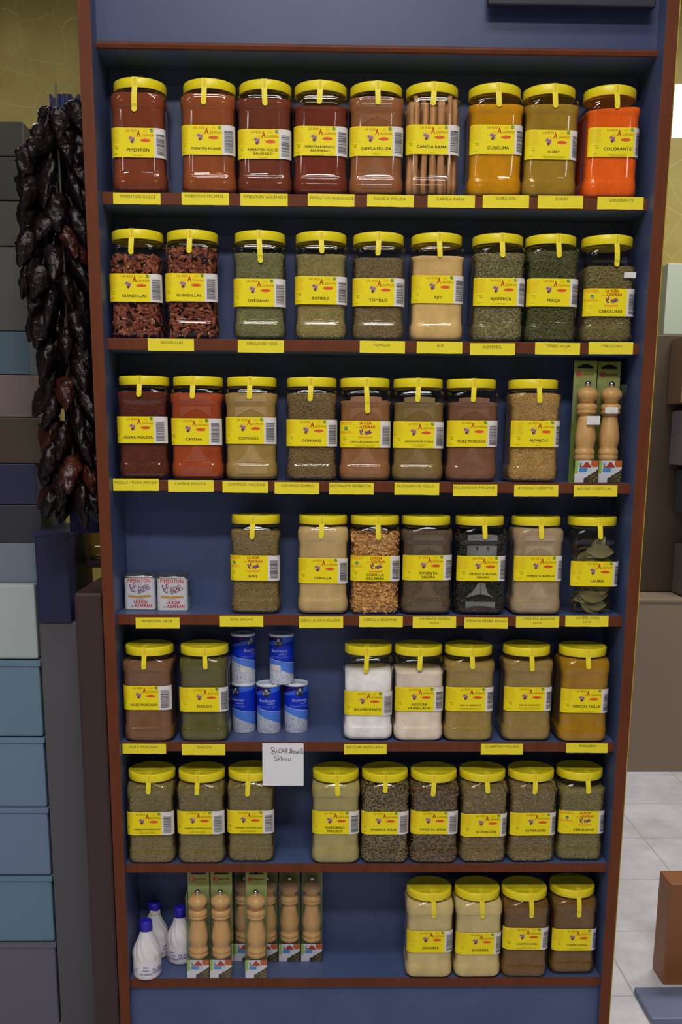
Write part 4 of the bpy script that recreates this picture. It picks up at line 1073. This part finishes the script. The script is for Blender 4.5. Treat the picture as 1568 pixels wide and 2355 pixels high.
    for k in range(1, 13):
        a = -pi/2*.62 + (pi/2*.62+pi/2)*k/12; pr.append((.1905+.0172*sin(a)+.001, R*1.03*cos(a) if k < 12 else .003))
    mb.lathe(pr, 40); head = mb.mesh('mill_head', [M_wood])
    mb = MB(); mb.lathe([(.2085, .0035), (.2090, .0050), (.2120, .0066), (.2150, .0070), (.2185, .0058), (.2205, .0030), (.2210, .0004)], 24); knob = mb.mesh('mill_knob', [M_knob])
    return card, logo, clearb, ins, body, head, knob
MM = mill_meshes()
def mill(x, y, z, rz, label, sticker=None, group='boxed pepper mills on the bottom shelf'):
    t = thing('boxed_pepper_mill', label, 'pepper mill', (x, y, z), rz, group)
    c_ = put('backing_card', MM[0], t); put('logo_print', MM[1], c_)
    put('clear_box', MM[2], t); put('printed_insert', MM[3], t)
    bd = put('mill_body', MM[4], t, (0, .0252, 0)); put('mill_head', MM[5], t, (0, .0252, 0)); put('mill_knob', MM[6], t, (0, .0252, 0))
    if sticker:
        x0, x1, z0, z1 = sticker; o = []
        e = .0015; poly(o, [(x0+e, z0), (x1-e, z0), (x1, z0+e), (x1, z1-e), (x1-e, z1), (x0+e, z1), (x0, z1-e), (x0, z0+e)], 0)
        text(o, '5,95', (x0+x1)/2+.003, z0+.0015, .0040, 1, 'C', 0, sx=.8)
        mb = MB()
        for v, f, mm in o: mb.add([(a, -.0004-.0002*mm, b_) for a, b_ in v], f, mm)
        mb.build('price_sticker', [M_stick, M_stxt], t)
    return t
mill(-.4093, .0125, z7, radians(.6), 'boxed pepper mill in the front row beside the salt bottles')
mill(-.3545, .0125, z7, radians(-.6), 'boxed pepper mill in the front row, second from the salt bottles')
mill(-.2685, .0110, z7, radians(.8), 'boxed pepper mill standing apart, rightmost of the front row')
mill(-.3655, .0925, z7, 0, 'boxed pepper mill in the back row hidden behind the second front box')
mill(-.3030, .0930, z7, radians(.5), 'boxed pepper mill in the back row, left of the box standing apart')
mill(-.2462, .0916, z7, radians(-.5), 'boxed pepper mill in the back row, partly behind the box standing apart')
mill(-.1898, .0914, z7, radians(.5), 'boxed pepper mill in the back row, second from its right end')
mill(-.1340, .0912, z7, radians(-.8), 'boxed pepper mill at the right end of the back row')
z3 = SHELF_Z[3]; y3 = rec(z3)
mill(.4765, y3+.006, z3, radians(2.5), 'boxed pepper mill on the third shelf beside the sesame jar', (-.006, .024, .126, .145), 'boxed pepper mills on the third shelf')
mill(.5330, y3+.018, z3, radians(2.5), 'boxed pepper mill on the third shelf against the right side panel', (-.020, .009, .151, .165), 'boxed pepper mills on the third shelf')

# ------------------------------------------------------------------ dried peppers hanging left of the cabinet
def pepper_mat(name, c0, c1, rough=.26):
    m, nt, b = base_mat(name); f = tex_noise(nt, 45, 5, rough=.7)
    nt.links.new(ramp(nt, f, [(.35, c0), (.7, c1)]), b.inputs['Base Color'])
    b.inputs['Roughness'].default_value = rough; b.inputs['Specular IOR Level'].default_value = .28
    w_ = nt.nodes.new('ShaderNodeTexNoise'); w_.noise_type = 'RIDGED_MULTIFRACTAL'; w_.inputs['Scale'].default_value = 62; w_.inputs['Detail'].default_value = 3; w_.inputs['Distortion'].default_value = 1.2
    tc = nt.nodes.new('ShaderNodeTexCoord'); nt.links.new(tc.outputs['Object'], w_.inputs['Vector'])
    bump(nt, b, w_.outputs['Fac'], .0035, .9); return m
M_pep = pepper_mat('dried_pepper_dark', (.003, .0015, .002, 1), (.012, .0035, .004, 1), .38)
M_pepr = pepper_mat('dried_pepper_red', (.012, .003, .003, 1), (.07, .014, .007, 1), .32)
M_stem = plain('pepper_stem', (.03, .022, .012, 1), .7)
def pepper(seed, mat, L, R):
    mb = MB(); n, mN = 22, 14; rings = []
    for k in range(mN+1):
        t = k/mN; z = -L*t
        r = R*(sin(pi*min(1, t*.9+.1))**.6)*(1-.35*t) if 0 < k < mN else R*.12
        ring = []
        for i in range(n):
            a = 2*pi*i/n; v = Vector((cos(a)*1.1, sin(a)*1.1, t*3.6+seed*7))
            cr = abs(noise.noise(v*1.4))*.75 + abs(noise.noise(v*3.1))*.3
            rr = r*(1.12-cr); fl = .62
            ring.append((rr*cos(a)+.2*L*sin(t*2+seed)*.4, rr*sin(a)*fl, z + .15*R*noise.noise(v*2)))
        rings.append(ring)
    mb.loft(rings, 0)
    mb.lathe([(-.002, .0030), (.004, .0022), (.016, .0017), (.020, .0022)], 8, 1)
    return mb.mesh('dried_pepper', [mat, M_stem])
PM = [pepper(1, M_pep, .085, .030), pepper(2, M_pep, .070, .034), pepper(3, M_pep, .095, .026), pepper(4, M_pep, .078, .031), pepper(5, M_pepr, .080, .030), pepper(6, M_pepr, .090, .027)]
rnd = random.Random(21)
reds = {16, 24, 31, 34, 37, 70, 80, 84, 87, 91, 94, 98}
for k in range(104):
    zt = .800 - .815*k/103; a = k*2.4
    cx = -.672 + .010*sin(zt*9); rad = .030+.012*rnd.random()
    if k < 6: rad *= .5
    px_, py_ = cx+rad*cos(a)*1.25, .075+rad*.75*sin(a)
    px_ = min(px_, -.642)
    o = put('dried_pepper', PM[(4+k % 2) if k in reds else rnd.randrange(4)], None, (px_, py_, zt))
    out_ = atan2(py_-.075, px_-cx); tilt_ = rnd.uniform(.25, .75)
    o.rotation_euler = (Matrix.Rotation(out_, 3, 'Z') @ Matrix.Rotation(-tilt_*.8, 3, 'Y') @ Matrix.Rotation(rnd.uniform(0, 6.28), 3, 'Z')).to_euler()
    s_ = rnd.uniform(.82, 1.1); o.scale = (s_, s_, s_)
    if k in reds: tag(o, 'wrinkled dried pepper with a reddish brown glow on the strand left of the cabinet', 'dried pepper', 'reddish peppers on the strand')
    else: tag(o, 'wrinkled near-black dried pepper on the strand left of the cabinet', 'dried pepper', 'dark peppers on the strand')
mb = MB(); mb.lathe([(-.05, .0022), (.835, .0022)], 8, cx=-.668, cy=.075); tag(mb.build('hanging_cord', plain('cord', (.10, .08, .05, 1), .8)), 'thin brown cord running down the middle of the pepper strand', 'cord')
# blue corrugated plastic hanger behind the strand
M_navy = plain('navy_plastic', alb(19, 18, 68), .35, spec=.3)
t = thing('plastic_hanger', 'dark blue ribbed plastic rack with notched top behind the pepper strand', 'rack', (-.690, .140, -.10))
mb = MB()
def notched(mb, x0, x1, y0, y1, zt):
    n = 16
    w_ = x1-x0
    xs = [x0+w_*i/48 for i in range(49)]
    def top(x):
        u = (x-x0)/w_; z = zt
        for c_ in (.17, .83):
            d = abs(u-c_)
            if d < .09: z -= .0075*sqrt(max(0, 1-(d/.09)**2))
        return z
    fr = [(x, y0 + .002*(1 if sin((x-x0)/w_*6*pi) > 0 else 0), 0) for x in xs] + [(x, y0 + .002*(1 if sin((x-x0)/w_*6*pi) > 0 else 0), top(x)) for x in xs]
    bk = [(x, y1, 0) for x in xs] + [(x, y1, top(x)) for x in xs]; N = len(xs)
    f = []
    for i in range(N-1):
        f += [(i, i+1, N+i+1, N+i), (2*N+i+1, 2*N+i, 3*N+i, 3*N+i+1), (N+i, N+i+1, 3*N+i+1, 3*N+i), (i+1, i, 2*N+i, 2*N+i+1)]
    f += [(0, N, 3*N, 2*N), (N-1, 3*N-1, 4*N-1, 2*N-1)]
    mb.add(fr+bk, f)
notched(mb, 0, .064, 0, .012, .935); mb.build('front_strip', M_navy, t, (-.008, 0, 0))
mb = MB(); notched(mb, 0, .064, 0, .012, .912); mb.build('rear_strip', M_navy, t, (.008, .016, 0))
mb = MB(); v = []
for k in range(13):
    a = 2*pi*k/12*.8
    for q in range(6): v.append((.066+(.004+.0008*cos(2*pi*q/6))*cos(a), -.004+.0008*sin(2*pi*q/6), .845+(.004+.0008*cos(2*pi*q/6))*sin(a)))
mb.add(v, [(6*k+q, 6*k+(q+1) % 6, 6*k+6+(q+1) % 6, 6*k+6+q) for k in range(12) for q in range(6)], 0, True); mb.build('wire_hook', M_steel, t)

# ------------------------------------------------------------------ what stands around: left
def crate(name, x0, x1, y0, y1, z0, z1, col, label, cat, rough=.5, group=None, bev=.006, rib=True):
    t = thing(name, label, cat, ((x0+x1)/2, y0, z0), 0, group); hx_ = (x1-x0)/2; D = y1-y0; H = z1-z0
    M = plain('m_'+name+str(len(MATS)), col, rough)
    mb = MB(); mb.box(-hx_, hx_, 0, D, 0, H); mb.build('body', M, t, bevel=min(bev, H*.2, hx_*.3))
    if rib:
        mb = MB(); mb.box(-hx_-.004, hx_+.004, -.004, D+.004, H-.014, H-.001); mb.build('rim', M, t, bevel=.002)
    return t
crate('dark_cabinet', -.668, -.606, .02, .60, FLOOR, -.2236, alb(46, 30, 29), 'dark brown side cabinet squeezed in left of the spice cabinet', 'cabinet', rib=False)
crate('grey_cabinet', -.815, -.674, .25, .60, FLOOR, -.330, alb(72, 71, 76), 'narrow grey cabinet between the blue crates and the dark cabinet', 'cabinet', rib=False)
crate('navy_bin', -.812, -.730, .24, .50, -.330, -.1050, alb(24, 25, 60), 'navy plastic bin standing on the narrow grey cabinet', 'bin')
cz = FLOOR
for k, (h, c_) in enumerate(((.25, (86, 84, 100)), (.19, (84, 112, 132)), (.19, (94, 110, 138)), (.19, (92, 112, 136)), (.20, (88, 112, 130)))):
    pl = ['bottom', 'second', 'third', 'fourth', 'top'][k]
    crate('plastic_crate', -1.13, -.822, .26, .60, cz, cz+h-.002, alb(*c_), ('grey-violet' if k == 0 else 'light blue') + ' plastic crate at far left, %s of its stack' % pl + ('' if k in (0, 4) else ' from below'), 'crate', group='plastic crates stacked at far left'); cz += h
crate('pale_carton', -1.12, -.826, .27, .58, cz, cz+.19, alb(150, 158, 160), 'pale grey carton on the stack of blue crates', 'carton', rib=False); cz += .19
for k, (h, c_, nm) in enumerate(((.10, (98, 108, 120), 'blue-grey'), (.095, (40, 42, 50), 'charcoal'), (.10, (28, 30, 60), 'navy blue'), (.11, (58, 48, 36), 'olive brown'), (.10, (96, 82, 80), 'dusty pink-grey'), (.10, (62, 80, 94), 'slate blue'), (.19, (66, 64, 62), 'tall grey'), (.10, (52, 48, 42), 'taupe'), (.095, (34, 32, 27), 'blackish olive'), (.075, (38, 33, 24), 'dark brown'))):
    crate('storage_box', -1.10+.01*(k % 2), -.800-.008*(k % 3), .30, .55, cz, cz+h-.001, alb(*c_), '%s box in the tall stack beside the pepper strand' % nm, 'box', group='boxes stacked beside the pepper strand', rib=False, bev=.003); cz += h
make_jar(4, -.66, 0, .0765, .034, .001, .171, .150, 'curry', 'CURRY|MOLIDO', '', loc=(-.6560, .42, -.1880), label='spice jar half hidden behind the left side panel, on the wooden wall bracket')

crate('wall_bracket_shelf', -.716, -.606, .355, .60, -.2081, -.1881, alb(58, 40, 32), 'small dark wooden shelf board left of the cabinet with a spice jar on it', 'shelf', rib=False, bev=.002)

# right
crate('metal_upright', .6440, .6520, .20, .212, FLOOR, 1.6, alb(120, 118, 124), 'slim grey metal upright just right of the cabinet', 'post', .35, rib=False, bev=.002)
crate('wooden_box', .900, 1.30, .46, .56, FLOOR, -1.130, alb(124, 76, 42), 'orange-brown wooden box on the marble floor at the right edge', 'box', rib=False)
crate('blue_mat', .800, 1.25, .25, .415, FLOOR, FLOOR+.02, alb(92, 100, 128), 'blue-grey folded mat on the floor at the bottom right corner', 'mat', rib=False)
crate('store_counter', 1.05, 3.2, 2.45, 2.95, FLOOR, -.60, alb(122, 106, 92), 'grey-brown shop counter far behind the cabinet on the right', 'counter')
crate('dark_shelf_unit', 1.05, 3.2, 2.70, 2.98, -.598, .62, alb(62, 50, 38), 'dark brown wall unit above the far counter', 'shelf unit', rib=False)
for k, (x0, z0, w_, h_, c_, nm) in enumerate(((1.62, -.595, .30, .24, (92, 84, 78), 'grey-brown'), (1.60, -.20, .30, .2, (60, 62, 66), 'charcoal'), (1.56, .02, .3, .25, (108, 104, 108), 'lilac-grey'), (1.53, .30, .3, .3, (104, 82, 64), 'tan'))):
    crate('carton', x0, x0+w_, 2.50, 2.69, z0 if k == 0 else z0, z0+h_, alb(*c_), '%s carton on the far dark wall unit' % nm, 'carton', rib=False)
crate('carton', 1.50, 1.86, 2.72, 2.95, .621, .94, alb(142, 150, 136), 'pale green carton on top of the far dark wall unit', 'carton', rib=False)
t = thing('light_box', 'small lit white light box glimpsed at the top right edge', 'lamp', (.800, .55, .885), 0)
mb = MB(); mb.box(-.022, .10, 0, .03, 0, .12); mb.build('diffuser', plain('lit_diffuser', (1, .97, 1, 1), .5, emit=1.6), t, bevel=.004)
